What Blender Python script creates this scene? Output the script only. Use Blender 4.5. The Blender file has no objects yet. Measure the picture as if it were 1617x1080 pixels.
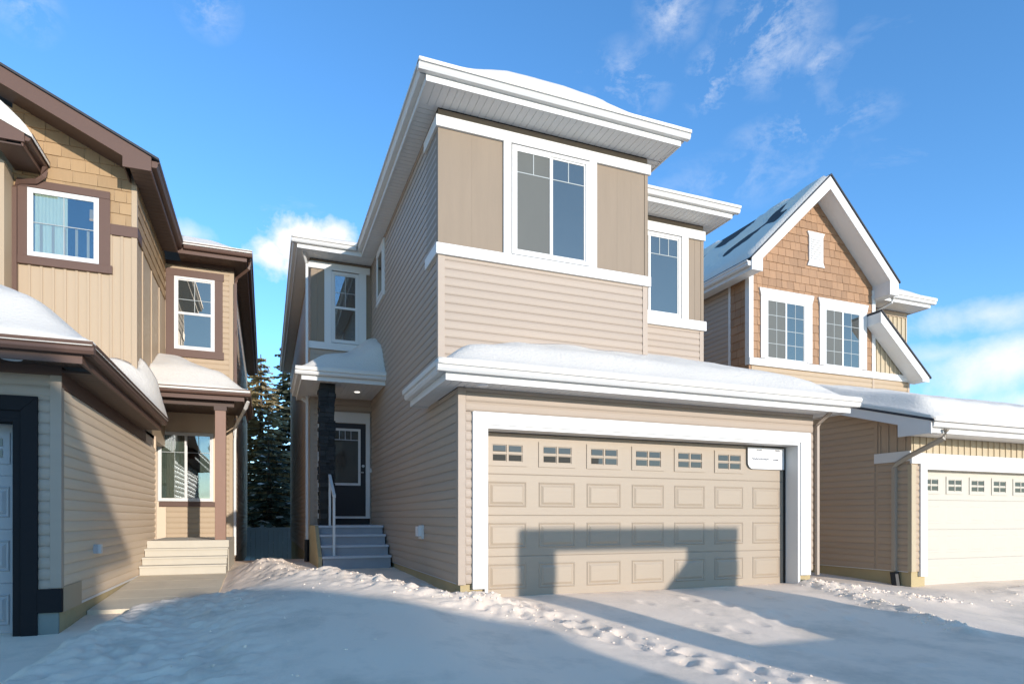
import bpy, math, random
import numpy as np
from mathutils import Vector, Matrix, noise as mnoise

SC = bpy.context.scene
COL = SC.collection
rad = math.radians
random.seed(7)

# ------------------------------------------------------------------ camera
cam_d = bpy.data.cameras.new("camera")
cam = bpy.data.objects.new("camera", cam_d)
COL.objects.link(cam)
cam.location = (0, 0, 1.0)
cam.rotation_euler = (rad(90), 0, -rad(21.4))
cam_d.sensor_width = 36
cam_d.lens = 993 / 1617 * 36
cam_d.shift_y = 278 / 1617
cam_d.clip_start = 0.05
cam_d.clip_end = 6000
SC.camera = cam

# ------------------------------------------------------------------ sky and sun
SUN_EL = rad(11.5)
SUN_AZ = rad(17.6)            # to the right of straight behind the camera side of the street
world = bpy.data.worlds.new("World")
SC.world = world
world.use_nodes = True
wn = world.node_tree
for n in list(wn.nodes):
    wn.nodes.remove(n)


def N(tree, typ, **kw):
    n = tree.nodes.new(typ)
    for k, v in kw.items():
        if k == 'inp':
            for i, val in v.items():
                n.inputs[i].default_value = val
        else:
            setattr(n, k, v)
    return n


def math_node(tree, op, a, b=None, clamp=False):
    n = tree.nodes.new('ShaderNodeMath')
    n.operation = op
    n.use_clamp = clamp
    for i, v in enumerate((a, b)):
        if v is None:
            continue
        if isinstance(v, (int, float)):
            n.inputs[i].default_value = v
        else:
            tree.links.new(v, n.inputs[i])
    return n.outputs[0]


def build_world():
    L = wn.links.new
    out = N(wn, 'ShaderNodeOutputWorld')
    bg = N(wn, 'ShaderNodeBackground')
    bg.inputs['Strength'].default_value = 0.15
    sky = N(wn, 'ShaderNodeTexSky', sky_type='NISHITA', sun_disc=False)
    sky.sun_elevation = SUN_EL
    sky.sun_rotation = math.pi - SUN_AZ
    sky.altitude = 600
    sky.air_density = 1.0
    sky.dust_density = 0.1
    sky.ozone_density = 3.6
    hs = N(wn, 'ShaderNodeHueSaturation', inp={'Saturation': 1.1, 'Value': 2.4, 'Hue': 0.5})
    L(sky.outputs[0], hs.inputs['Color'])
    tc = N(wn, 'ShaderNodeTexCoord')
    sep = N(wn, 'ShaderNodeSeparateXYZ')
    L(tc.outputs['Generated'], sep.inputs[0])
    z = math_node(wn, 'MAXIMUM', sep.outputs['Z'], 0.02)
    # cloud deck coordinates: direction projected on a high flat layer
    zz = math_node(wn, 'ADD', z, 0.12)
    cx = math_node(wn, 'DIVIDE', sep.outputs['X'], zz)
    cy = math_node(wn, 'DIVIDE', sep.outputs['Y'], zz)
    comb = N(wn, 'ShaderNodeCombineXYZ')
    L(cx, comb.inputs[0]); L(cy, comb.inputs[1])
    n1 = N(wn, 'ShaderNodeTexNoise', inp={'Scale': 2.3, 'Detail': 9.0, 'Roughness': 0.62, 'Distortion': 0.35})
    L(comb.outputs[0], n1.inputs['Vector'])
    n2 = N(wn, 'ShaderNodeTexNoise', inp={'Scale': 0.9, 'Detail': 2.0, 'Roughness': 0.5})
    L(comb.outputs[0], n2.inputs['Vector'])
    wisps = math_node(wn, 'MULTIPLY', n1.outputs[0], n2.outputs[0])
    mr = N(wn, 'ShaderNodeMapRange', inp={'From Min': 0.33, 'From Max': 0.56, 'To Min': 0.0, 'To Max': 0.6})
    L(wisps, mr.inputs['Value'])
    # cumulus and low banks: soft lobes in given directions, edges broken by noise
    n3 = N(wn, 'ShaderNodeTexNoise', inp={'Scale': 9.0, 'Detail': 8.0, 'Roughness': 0.6, 'Distortion': 0.2})
    L(tc.outputs['Generated'], n3.inputs['Vector'])

    def lobe(u, v, r, flat=1.0, gain=1.0):
        a = (u - 808.5) / 993; b = (818 - v) / 993
        th = rad(21.4)
        d = Vector((math.sin(th) + a * math.cos(th), math.cos(th) - a * math.sin(th), b)).normalized()
        s = N(wn, 'ShaderNodeVectorMath', operation='SUBTRACT')
        L(tc.outputs['Generated'], s.inputs[0]); s.inputs[1].default_value = d
        m = N(wn, 'ShaderNodeVectorMath', operation='MULTIPLY')
        L(s.outputs[0], m.inputs[0]); m.inputs[1].default_value = (1, 1, flat)
        ln = N(wn, 'ShaderNodeVectorMath', operation='LENGTH')
        L(m.outputs[0], ln.inputs[0])
        q = math_node(wn, 'DIVIDE', ln.outputs['Value'], r)
        q = math_node(wn, 'SUBTRACT', 1.0, q)
        q = math_node(wn, 'ADD', q, 0.0, clamp=False)
        nn = math_node(wn, 'SUBTRACT', n3.outputs[0], 0.5)
        nn = math_node(wn, 'MULTIPLY', nn, 2.6)
        q = math_node(wn, 'ADD', q, nn)
        q = math_node(wn, 'MULTIPLY', q, 2.2 * gain, clamp=True)
        return q
    n4 = N(wn, 'ShaderNodeTexNoise', inp={'Scale': 16.0, 'Detail': 9.0, 'Roughness': 0.68, 'Distortion': 0.25})
    sq = N(wn, 'ShaderNodeVectorMath', operation='MULTIPLY')
    L(tc.outputs['Generated'], sq.inputs[0]); sq.inputs[1].default_value = (1, 1, 1.5)
    L(sq.outputs[0], n4.inputs['Vector'])
    m4 = N(wn, 'ShaderNodeMapRange', inp={'From Min': 0.46, 'From Max': 0.78, 'To Min': 0.0, 'To Max': 0.9})
    L(n4.outputs[0], m4.inputs['Value'])

    def wisp(u, v, r, flat, gain):
        a = (u - 808.5) / 993; b = (818 - v) / 993
        th = rad(21.4)
        d = Vector((math.sin(th) + a * math.cos(th), math.cos(th) - a * math.sin(th), b)).normalized()
        sb = N(wn, 'ShaderNodeVectorMath', operation='SUBTRACT')
        L(tc.outputs['Generated'], sb.inputs[0]); sb.inputs[1].default_value = d
        ml = N(wn, 'ShaderNodeVectorMath', operation='MULTIPLY')
        L(sb.outputs[0], ml.inputs[0]); ml.inputs[1].default_value = (1, 1, flat)
        ln = N(wn, 'ShaderNodeVectorMath', operation='LENGTH')
        L(ml.outputs[0], ln.inputs[0])
        q = math_node(wn, 'SUBTRACT', 1.0, math_node(wn, 'DIVIDE', ln.outputs['Value'], r), clamp=True)
        q = math_node(wn, 'MULTIPLY', q, gain * 1.6, clamp=True)
        return math_node(wn, 'MULTIPLY', q, m4.outputs[0])
    total = mr.outputs[0]
    for args in ((1215, 50, .075, 1.0, .62), (1125, 130, .042, .8, .65), (1185, 85, .05, 1.0, .5), (1280, 200, .11, 4.0, .5), (990, 130, .07, 1.4, .45), (1060, 15, .05, 1., .5),
                 (1300, 100, .03, 1.0, .6), (1180, 280, .16, 4.0, .25), (330, 10, .04, 1.0, .4), (40, 10, .04, 1, .35)):
        total = math_node(wn, 'MAXIMUM', total, wisp(*args))
    for args in ((475, 385, 0.058, 1.2, 1.1), (425, 402, 0.036, 1.2, 0.9), (525, 385, 0.038, 1.0, 0.9),
                 (1570, 495, 0.10, 3.4, .34), (1600, 575, 0.14, 3.0, .42), (1480, 560, 0.06, 3.0, .25),
                 (1700, 640, 0.14, 3.0, .45), (300, 370, .04, 2.5, .25)):
        total = math_node(wn, 'MAXIMUM', total, lobe(*args))
    mix = N(wn, 'ShaderNodeMix', data_type='RGBA')
    L(total, mix.inputs['Factor'])
    L(hs.outputs[0], mix.inputs['A'])
    mix.inputs['B'].default_value = (7.0, 7.1, 7.3, 1)
    L(mix.outputs['Result'], bg.inputs['Color'])
    L(bg.outputs[0], out.inputs[0])


build_world()
sun_d = bpy.data.lights.new("sun", 'SUN')
sun_d.energy = 4.8
sun_d.angle = rad(0.53)
sun_d.color = (1.0, 0.932, 0.855)
sun = bpy.data.objects.new("sun", sun_d)
COL.objects.link(sun)
to_sun = Vector((math.sin(SUN_AZ) * math.cos(SUN_EL), -math.cos(SUN_AZ) * math.cos(SUN_EL), math.sin(SUN_EL)))
sun.rotation_euler = to_sun.to_track_quat('Z', 'Y').to_euler()
sun.location = (10, -30, 20)
SC.view_settings.view_transform = 'Standard'
SC.view_settings.look = 'None'
SC.view_settings.gamma = 1
SC.view_settings.exposure = 0.05
SC.view_settings.use_curve_mapping = False

# ------------------------------------------------------------------ materials
MATS = {}


def mat(name, col, rough=0.6, var=0.06, scale=6.0, stretch=(1, 1, 1), bump=0.0, bscale=40.0, objvar=0.0, spec=0.3, emit=None, dist=0.01):
    if name in MATS:
        return MATS[name]
    m = bpy.data.materials.new(name)
    m.use_nodes = True
    t = m.node_tree
    L = t.links.new
    b = t.nodes['Principled BSDF']
    b.inputs['Roughness'].default_value = rough
    b.inputs['Specular IOR Level'].default_value = spec
    tc = N(t, 'ShaderNodeTexCoord')
    mp = N(t, 'ShaderNodeMapping')
    mp.inputs['Scale'].default_value = stretch
    L(tc.outputs['Object'], mp.inputs[0])
    no = N(t, 'ShaderNodeTexNoise', inp={'Scale': scale, 'Detail': 5.0, 'Roughness': 0.6})
    L(mp.outputs[0], no.inputs['Vector'])
    v = math_node(t, 'SUBTRACT', no.outputs[0], 0.5)
    v = math_node(t, 'MULTIPLY', v, 2 * var)
    if objvar:
        oi = N(t, 'ShaderNodeObjectInfo')
        r = math_node(t, 'SUBTRACT', oi.outputs['Random'], 0.5)
        r = math_node(t, 'MULTIPLY', r, 2 * objvar)
        v = math_node(t, 'ADD', v, r)
    v = math_node(t, 'ADD', v, 1.0)
    vm = N(t, 'ShaderNodeVectorMath', operation='SCALE')
    vm.inputs[0].default_value = col
    L(v, vm.inputs['Scale'])
    L(vm.outputs[0], b.inputs['Base Color'])
    if bump:
        bn = N(t, 'ShaderNodeTexNoise', inp={'Scale': bscale, 'Detail': 6.0, 'Roughness': 0.6})
        L(mp.outputs[0], bn.inputs['Vector'])
        bu = N(t, 'ShaderNodeBump', inp={'Strength': bump, 'Distance': dist})
        L(bn.outputs[0], bu.inputs['Height'])
        L(bu.outputs[0], b.inputs['Normal'])
    if emit:
        b.inputs['Emission Color'].default_value = (*emit[:3], 1)
        b.inputs['Emission Strength'].default_value = emit[3]
    MATS[name] = m
    return m


def glass_mat(name, diffuse, gloss, transp=False, tint=(0.9, 0.95, 1.0)):
    m = bpy.data.materials.new(name)
    m.use_nodes = True
    t = m.node_tree
    L = t.links.new
    for n in list(t.nodes):
        t.nodes.remove(n)
    out = N(t, 'ShaderNodeOutputMaterial')
    mix = N(t, 'ShaderNodeMixShader')
    gl = N(t, 'ShaderNodeBsdfGlossy')
    gl.inputs['Roughness'].default_value = 0.015
    gl.inputs['Color'].default_value = (*tint, 1)
    if transp:
        df = N(t, 'ShaderNodeBsdfTransparent')
        df.inputs[0].default_value = (0.82, 0.88, 0.86, 1)
    else:
        df = N(t, 'ShaderNodeBsdfDiffuse')
        df.inputs[0].default_value = (*diffuse, 1)
    lw = N(t, 'ShaderNodeLayerWeight', inp={'Blend': 0.25})
    f = math_node(t, 'MULTIPLY', lw.outputs['Fresnel'], 0.6)
    f = math_node(t, 'ADD', f, gloss, clamp=True)
    # slow waviness of sealed panes
    tc = N(t, 'ShaderNodeTexCoord')
    no = N(t, 'ShaderNodeTexNoise', inp={'Scale': 1.6, 'Detail': 1.0})
    L(tc.outputs['Object'], no.inputs['Vector'])
    bu = N(t, 'ShaderNodeBump', inp={'Strength': 0.12, 'Distance': 0.02})
    L(no.outputs[0], bu.inputs['Height'])
    L(bu.outputs[0], gl.inputs['Normal'])
    L(f, mix.inputs[0]); L(df.outputs[0], mix.inputs[1]); L(gl.outputs[0], mix.inputs[2])
    L(mix.outputs[0], out.inputs[0])
    MATS[name] = m
    return m


WHITE = mat('white_trim', (0.64, 0.62, 0.585), 0.45, 0.03, 3.0, bump=0.03, bscale=60)
SIDING = mat('taupe_siding', (0.38, 0.30, 0.232), 0.55, 0.05, 5.0, (0.3, 0.3, 3), bump=0.06, bscale=30, objvar=0.035)
PANEL = mat('taupe_panel', (0.248, 0.186, 0.128), 0.6, 0.10, 7.0, (1, 1, 0.15), bump=0.12, bscale=26)
SOFFIT = mat('white_soffit', (0.66, 0.65, 0.63), 0.5, 0.03, 3.0)
DOORPAINT = mat('beige_door', (0.365, 0.29, 0.212), 0.5, 0.04, 9.0, (0.25, 1, 2.5), bump=0.10, bscale=24, objvar=0.015)
PARGE = mat('tan_foundation', (0.42, 0.33, 0.18), 0.9, 0.15, 4.0, bump=0.3, bscale=30)
CONC = mat('grey_concrete', (0.32, 0.32, 0.33), 0.85, 0.12, 6.0, bump=0.2, bscale=60)
LSIDING = mat('tan_siding_sunlit', (0.67, 0.52, 0.37), 0.55, 0.05, 5.0, (0.3, 0.3, 3), bump=0.06, bscale=30, objvar=0.035)  # base colour lifted to stand in for stronger sun on the side wall
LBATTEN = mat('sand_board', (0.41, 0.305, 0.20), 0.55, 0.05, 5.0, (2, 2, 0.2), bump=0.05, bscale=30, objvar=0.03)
LSHAKE = mat('sand_shake', (0.35, 0.225, 0.115), 0.65, 0.10, 12.0, (2, 2, 0.25), bump=0.2, bscale=30, objvar=0.10)
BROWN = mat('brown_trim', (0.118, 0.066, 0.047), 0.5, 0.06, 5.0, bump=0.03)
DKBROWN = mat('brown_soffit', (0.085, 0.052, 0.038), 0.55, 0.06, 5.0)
BLACKTRIM = mat('black_trim', (0.018, 0.017, 0.018), 0.7, 0.08, 5.0, spec=0.1)
GREYDOOR = mat('grey_door', (0.40, 0.39, 0.38), 0.5, 0.04, 9.0, (0.25, 1, 2.5), bump=0.06, bscale=30)
RSIDING = mat('brown_siding', (0.40, 0.30, 0.21), 0.55, 0.05, 5.0, (0.3, 0.3, 3), bump=0.06, bscale=30, objvar=0.035)
RBATTEN = mat('cream_board', (0.44, 0.355, 0.235), 0.55, 0.05, 5.0, (2, 2, 0.2), objvar=0.03)
RSHAKE = mat('cedar_shake', (0.315, 0.18, 0.097), 0.65, 0.14, 14.0, (2, 2, 0.25), bump=0.25, bscale=40, objvar=0.12)
CREAM = mat('cream_door', (0.50, 0.455, 0.375), 0.5, 0.03, 6.0, bump=0.03)
SHINGLE = mat('dark_shingle', (0.055, 0.055, 0.06), 0.9, 0.25, 12.0, bump=0.4, bscale=30)
STONE = mat('black_ledgestone', (0.026, 0.025, 0.023), 0.75, 0.35, 18.0, bump=0.5, bscale=60, objvar=0.45)
DOORDARK = mat('charcoal_door', (0.022, 0.020, 0.022), 0.4, 0.06, 5.0)
METAL = mat('brushed_metal', (0.45, 0.45, 0.46), 0.35, 0.05, 5.0, spec=0.6)
BLACK = mat('black_plastic', (0.015, 0.015, 0.016), 0.5, 0.05, 5.0)
CURTAIN = mat('pale_curtain', (0.62, 0.60, 0.50), 0.8, 0.05, 4.0)
GREYCURTAIN = mat('grey_curtain', (0.17, 0.16, 0.13), 0.8, 0.10, 4.0, (6, 1, .3))
INSIDE = mat('dark_room', (0.02, 0.02, 0.022), 0.9, 0.1, 2.0)
SCREEN = mat('insect_screen', (0.105, 0.108, 0.098), 0.6, 0.10, 2.0, (1, 1, .4), spec=0.25)
GLASS = glass_mat('window_glass', (0.045, 0.050, 0.048), 0.19, tint=(1.0, 0.90, 0.76))
CLEAR = glass_mat('clear_glass', (0, 0, 0), 0.13, True)
DIMGLASS = glass_mat('dim_glass', (0.055, 0.053, 0.045), 0.035)
GRILLE = mat('pale_grille', (0.36, 0.38, 0.37), 0.5, 0.02, 3.0)
LAMP = mat('lit_lamp', (0.9, 0.9, 0.85), 0.4, 0.0, emit=(1.0, 0.92, 0.8, 1.3))
LENS = mat('lamp_lens', (0.8, 0.8, 0.8), 0.35, 0.0)
FENCEM = mat('grey_vinyl', (0.40, 0.47, 0.50), 0.5, 0.05, 3.0)
PAPER = mat('white_sheet', (0.66, 0.65, 0.63), 0.5, 0.02, 3.0)
INK = mat('grey_ink', (0.20, 0.20, 0.21), 0.6, 0.02, 3.0)
BARK = mat('bark', (0.10, 0.075, 0.055), 0.9, 0.2, 8.0, bump=0.4)
NEEDLE = mat('spruce_needles', (0.12, 0.14, 0.095), 0.75, 0.35, 1.5)
NEEDLE2 = mat('sun_gold_needles', (0.42, 0.32, 0.16), 0.75, 0.35, 1.5)  # golden sunlight put into the needle colour


def snow_mat(name, dirt, col, bump):
    m = bpy.data.materials.new(name)
    m.use_nodes = True
    t = m.node_tree
    L = t.links.new
    b = t.nodes['Principled BSDF']
    b.inputs['Roughness'].default_value = 0.75
    b.inputs['Specular IOR Level'].default_value = 0.25
    tc = N(t, 'ShaderNodeTexCoord')
    n1 = N(t, 'ShaderNodeTexNoise', inp={'Scale': 1.3, 'Detail': 8.0, 'Roughness': 0.65})
    L(tc.outputs['Object'], n1.inputs['Vector'])
    mr = N(t, 'ShaderNodeMapRange', inp={'From Min': 0.50, 'From Max': 0.68, 'To Min': 0.0, 'To Max': dirt})
    L(n1.outputs[0], mr.inputs['Value'])
    mix = N(t, 'ShaderNodeMix', data_type='RGBA')
    L(mr.outputs[0], mix.inputs['Factor'])
    mix.inputs['A'].default_value = (*col, 1)
    mix.inputs['B'].default_value = (0.50, 0.42, 0.32, 1)
    L(mix.outputs['Result'], b.inputs['Base Color'])
    n2 = N(t, 'ShaderNodeTexNoise', inp={'Scale': 24.0, 'Detail': 8.0, 'Roughness': 0.7})
    L(tc.outputs['Object'], n2.inputs['Vector'])
    bu = N(t, 'ShaderNodeBump', inp={'Strength': bump, 'Distance': 0.02})
    L(n2.outputs[0], bu.inputs['Height'])
    L(bu.outputs[0], b.inputs['Normal'])
    MATS[name] = m
    return m


SNOW = snow_mat('ground_snow', 0.5, (0.90, 0.72, 0.545), 0.3)
ROOFSNOW = snow_mat('roof_snow_surface', 0.0, (0.72, 0.655, 0.56), 0.8)


# ------------------------------------------------------------------ mesh helpers
class MB:
    def __init__(s):
        s.v = []; s.f = []; s.pieces = []

    def add(s, vs, fs):
        n = len(s.v)
        s.pieces.append((n, len(s.f)))
        s.v += [tuple(map(float, p)) for p in vs]
        s.f += [tuple(i + n for i in f) for f in fs]
        return s

    def box(s, x0, x1, y0, y1, z0, z1):
        if x0 > x1: x0, x1 = x1, x0
        if y0 > y1: y0, y1 = y1, y0
        if z0 > z1: z0, z1 = z1, z0
        return s.add([(x0, y0, z0), (x1, y0, z0), (x1, y1, z0), (x0, y1, z0), (x0, y0, z1), (x1, y0, z1), (x1, y1, z1), (x0, y1, z1)],
                     [(0, 3, 2, 1), (4, 5, 6, 7), (0, 1, 5, 4), (1, 2, 6, 5), (2, 3, 7, 6), (3, 0, 4, 7)])

    def prism(s, pts, ax, c0, c1):
        """polygon in the plane across axis ax, pushed from c0 to c1 (x: (y,z); y: (x,z); z: (x,y))"""
        area = sum(pts[i][0] * pts[(i + 1) % len(pts)][1] - pts[(i + 1) % len(pts)][0] * pts[i][1] for i in range(len(pts)))
        if area < 0:
            pts = pts[::-1]
        if c0 > c1:
            c0, c1 = c1, c0
        if ax == 'x':
            P = lambda p, c: (c, p[0], p[1]); flip = False
        elif ax == 'y':
            P = lambda p, c: (p[0], c, p[1]); flip = True
        else:
            P = lambda p, c: (p[0], p[1], c); flip = False
        n = len(pts)
        vs = [P(p, c0) for p in pts] + [P(p, c1) for p in pts]
        fs = [tuple(range(n - 1, -1, -1)), tuple(range(n, 2 * n))] + [(i, (i + 1) % n, n + (i + 1) % n, n + i) for i in range(n)]
        if flip:
            fs = [f[::-1] for f in fs]
        return s.add(vs, fs)

    def tube(s, pts, r, n=8):
        pts = [Vector(p) for p in pts]
        rings = []
        for i, p in enumerate(pts):
            d = (pts[min(i + 1, len(pts) - 1)] - pts[max(i - 1, 0)]).normalized()
            a = d.orthogonal().normalized()
            if abs(d.z) < 0.9:
                a = d.cross(Vector((0, 0, 1))).normalized()
            b = d.cross(a)
            rr = r[i] if isinstance(r, (list, tuple)) else r
            rings.append([p + (a * math.cos(2 * math.pi * k / n) + b * math.sin(2 * math.pi * k / n)) * rr for k in range(n)])
        vs = [q for ring in rings for q in ring]
        fs = []
        for i in range(len(pts) - 1):
            for k in range(n):
                fs.append((i * n + k, i * n + (k + 1) % n, (i + 1) * n + (k + 1) % n, (i + 1) * n + k))
        fs += [tuple(range(n - 1, -1, -1)), tuple((len(pts) - 1) * n + k for k in range(n))]
        return s.add(vs, fs)

    def mesh(s, name, m, smooth=False):
        me = bpy.data.meshes.new(name)
        me.from_pydata(s.v, [], s.f)
        me.materials.append(m)
        if smooth:
            me.polygons.foreach_set('use_smooth', [True] * len(me.polygons))
        me.update()
        return me


ROOTS = {}


SPLIT = {'window_trim', 'door_trim', 'foundation', 'weather_strip'}


def obj(name, data, m=None, parent=None, smooth=False, kind=None, label=None, loc=None, bevel=0):
    if name in SPLIT and isinstance(data, MB) and len(data.pieces) > 1:
        for k, (v0, f0) in enumerate(data.pieces):
            v1, f1 = data.pieces[k + 1] if k + 1 < len(data.pieces) else (len(data.v), len(data.f))
            q = MB()
            q.v = data.v[v0:v1]; q.f = [tuple(i - v0 for i in f) for f in data.f[f0:f1]]; q.pieces = [(0, 0)]
            o = obj(name, q, m, parent, smooth, kind, label, loc, bevel)
        return o
    me = data.mesh(name, m, smooth) if isinstance(data, MB) else data
    o = bpy.data.objects.new(name, me)
    COL.objects.link(o)
    if parent is not None:
        o.parent = parent
        if parent.type == 'EMPTY':
            o.matrix_parent_inverse = Matrix.Translation(-parent.location)
    if loc:
        o.location = loc
    if kind: o['kind'] = kind
    if label: o['label'] = label
    if bevel:
        bv = o.modifiers.new('bevel', 'BEVEL')
        bv.width = bevel; bv.segments = 2; bv.limit_method = 'ANGLE'
    return o


def thing(name, label, cat, loc, group=None):
    o = bpy.data.objects.new(name, None)
    o.empty_display_size = 0.3
    COL.objects.link(o)
    o.location = loc
    o['label'] = label; o['category'] = cat
    if group: o['group'] = group
    return o


def tag(o, label, cat, group=None, kind=None):
    o['label'] = label; o['category'] = cat
    if group: o['group'] = group
    if kind: o['kind'] = kind
    return o


def B(*a):
    return MB().box(*a)


# ---- siding: one lapped plank per course, planks of one length share a mesh
def plank_profile(h):
    return [(-0.002, 0.012), (0.010, 0.0), (0.0155, h * .16), (0.0175, h * 0.42), (0.0145, h * .72), (0.007, h * .93), (0.004, h - 0.001), (-0.002, h - 0.001)]


def planks(parent, d, c, a0, a1, z0, z1, m, h=0.1143, zbase=0.216, name='siding_plank', top=None):
    """courses between z0 and z1 on a wall facing d, wall surface at c, from a0 to a1"""
    prof = plank_profile(h)
    sgn = -1 if d[0] == '-' else 1
    me = None
    k0 = math.floor((z0 - zbase) / h + 1e-6)
    k = k0
    while True:
        zb = zbase + k * h
        if zb >= z1 - 0.01:
            break
        b0 = max(zb, z0); b1 = min(zb + h, z1)
        full = b0 <= zb + 0.002 and b1 >= zb + h - 0.002
        if full and me is not None:
            obj(name, me, None, parent, loc=(0, 0, zb - zref))
        else:
            pts = [(c + sgn * o, min(max(zb + z, b0), b1)) for o, z in prof]
            mb = MB()
            mb.prism(pts, 'y' if d[1] == 'x' else 'x', a0, a1)
            o = obj(name, mb, m, parent)
            if full:
                me = o.data; zref = zb
        k += 1


def clip_poly(poly, planes):
    """keep a*x+b*z<=c for each plane"""
    for a, b, c in planes:
        out = []
        for i in range(len(poly)):
            p, q = poly[i], poly[(i + 1) % len(poly)]
            dp = a * p[0] + b * p[1] - c; dq = a * q[0] + b * q[1] - c
            if dp <= 0: out.append(p)
            if (dp < 0 < dq) or (dq < 0 < dp):
                t = dp / (dp - dq)
                out.append((p[0] + t * (q[0] - p[0]), p[1] + t * (q[1] - p[1])))
        poly = out
        if len(poly) < 3: return []
    return poly


def shakes(parent, d, c, a0, a1, z0, z1, m, h, wmin, wmax, planes=(), holes=(), seed=1, name='shingle'):
    rnd = random.Random(seed)
    sgn = -1 if d[0] == '-' else 1
    k = 0
    while z0 + k * h < z1 - 0.01:
        zb = z0 + k * h
        x = a0
        first = True
        while x < a1 - 0.015:
            w = rnd.uniform(wmin, wmax)
            if first: w *= rnd.uniform(0.4, 1.0); first = False
            x1 = min(x + w, a1)
            if a1 - x1 < 0.05: x1 = a1
            dz = rnd.uniform(-0.006, 0.004); th = rnd.uniform(0.016, 0.024)
            poly = clip_poly([(x + 0.003, zb + dz), (x1 - 0.003, zb + dz), (x1 - 0.003, zb + h), (x + 0.003, zb + h)], planes)
            hid = any(hx0 <= x and x1 <= hx1 and hz0 <= zb and zb + h <= hz1 for hx0, hx1, hz0, hz1 in holes)
            if poly and not hid:
                # butt end proud, head tucked in
                n = len(poly)
                mb = MB()
                P = (lambda p, o: (p[0], c + sgn * o, p[1])) if d[1] == 'y' else (lambda p, o: (c + sgn * o, p[0], p[1]))
                vs = [P(p, 0.0) for p in poly] + [P(p, th - (th - 0.006) * (p[1] - zb) / h) for p in poly]
                fs = [tuple(range(n)), tuple(range(2 * n - 1, n - 1, -1))] + [(i, n + i, n + (i + 1) % n, (i + 1) % n) for i in range(n)]
                mb.add(vs, fs)
                obj(name, mb, m, parent)
            x = x1
        k += 1


# ---- eaves: fascia board with a gutter on its face
GUT = [(0.0, 0.0), (0.065, 0.0), (0.085, 0.03), (0.082, 0.06), (0.108, 0.088), (0.112, 0.115), (0.104, 0.115), (0.09, 0.10), (0.0, 0.10)]


def eave(parent, d, c, a0, a1, z, mf, mg, e0=0.0, e1=0.0, fh=0.10, gz=0.085):
    sgn = -1 if d[0] == '-' else 1
    lo, hi = (c, c + 0.025) if sgn < 0 else (c - 0.025, c)
    if d[1] == 'y':
        obj('fascia', B(a0, a1, lo, hi, z, z + fh + 0.08), mf, parent)
        ax = 'x'
    else:
        obj('fascia', B(lo, hi, a0, a1, z, z + fh + 0.08), mf, parent)
        ax = 'y'
    mb = MB()
    pts = [(c + sgn * (o + 0.001), z + gz + q) for o, q in GUT]
    mb.prism(pts, ax, a0 - e0, a1 + e1)
    obj('gutter', mb, mg, parent)


def soffit(parent, x0, x1, y0, y1, z, m, ribs=None, step=0.10):
    """soffit sheet with V-grooves running along ribs axis ('x' or 'y')"""
    mb = MB()
    mb.box(x0, x1, y0, y1, z + 0.006, z + 0.02)
    a0, a1 = (x0, x1) if ribs == 'y' else (y0, y1)
    if ribs:
        a = a0
        while a < a1 - 0.01:
            b = min(a + step - 0.008, a1)
            if ribs == 'y':
                mb.box(a, b, y0, y1, z, z + 0.006)
            else:
                mb.box(x0, x1, a, b, z, z + 0.006)
            a += step
    return obj('soffit', mb, m, parent)


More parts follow.
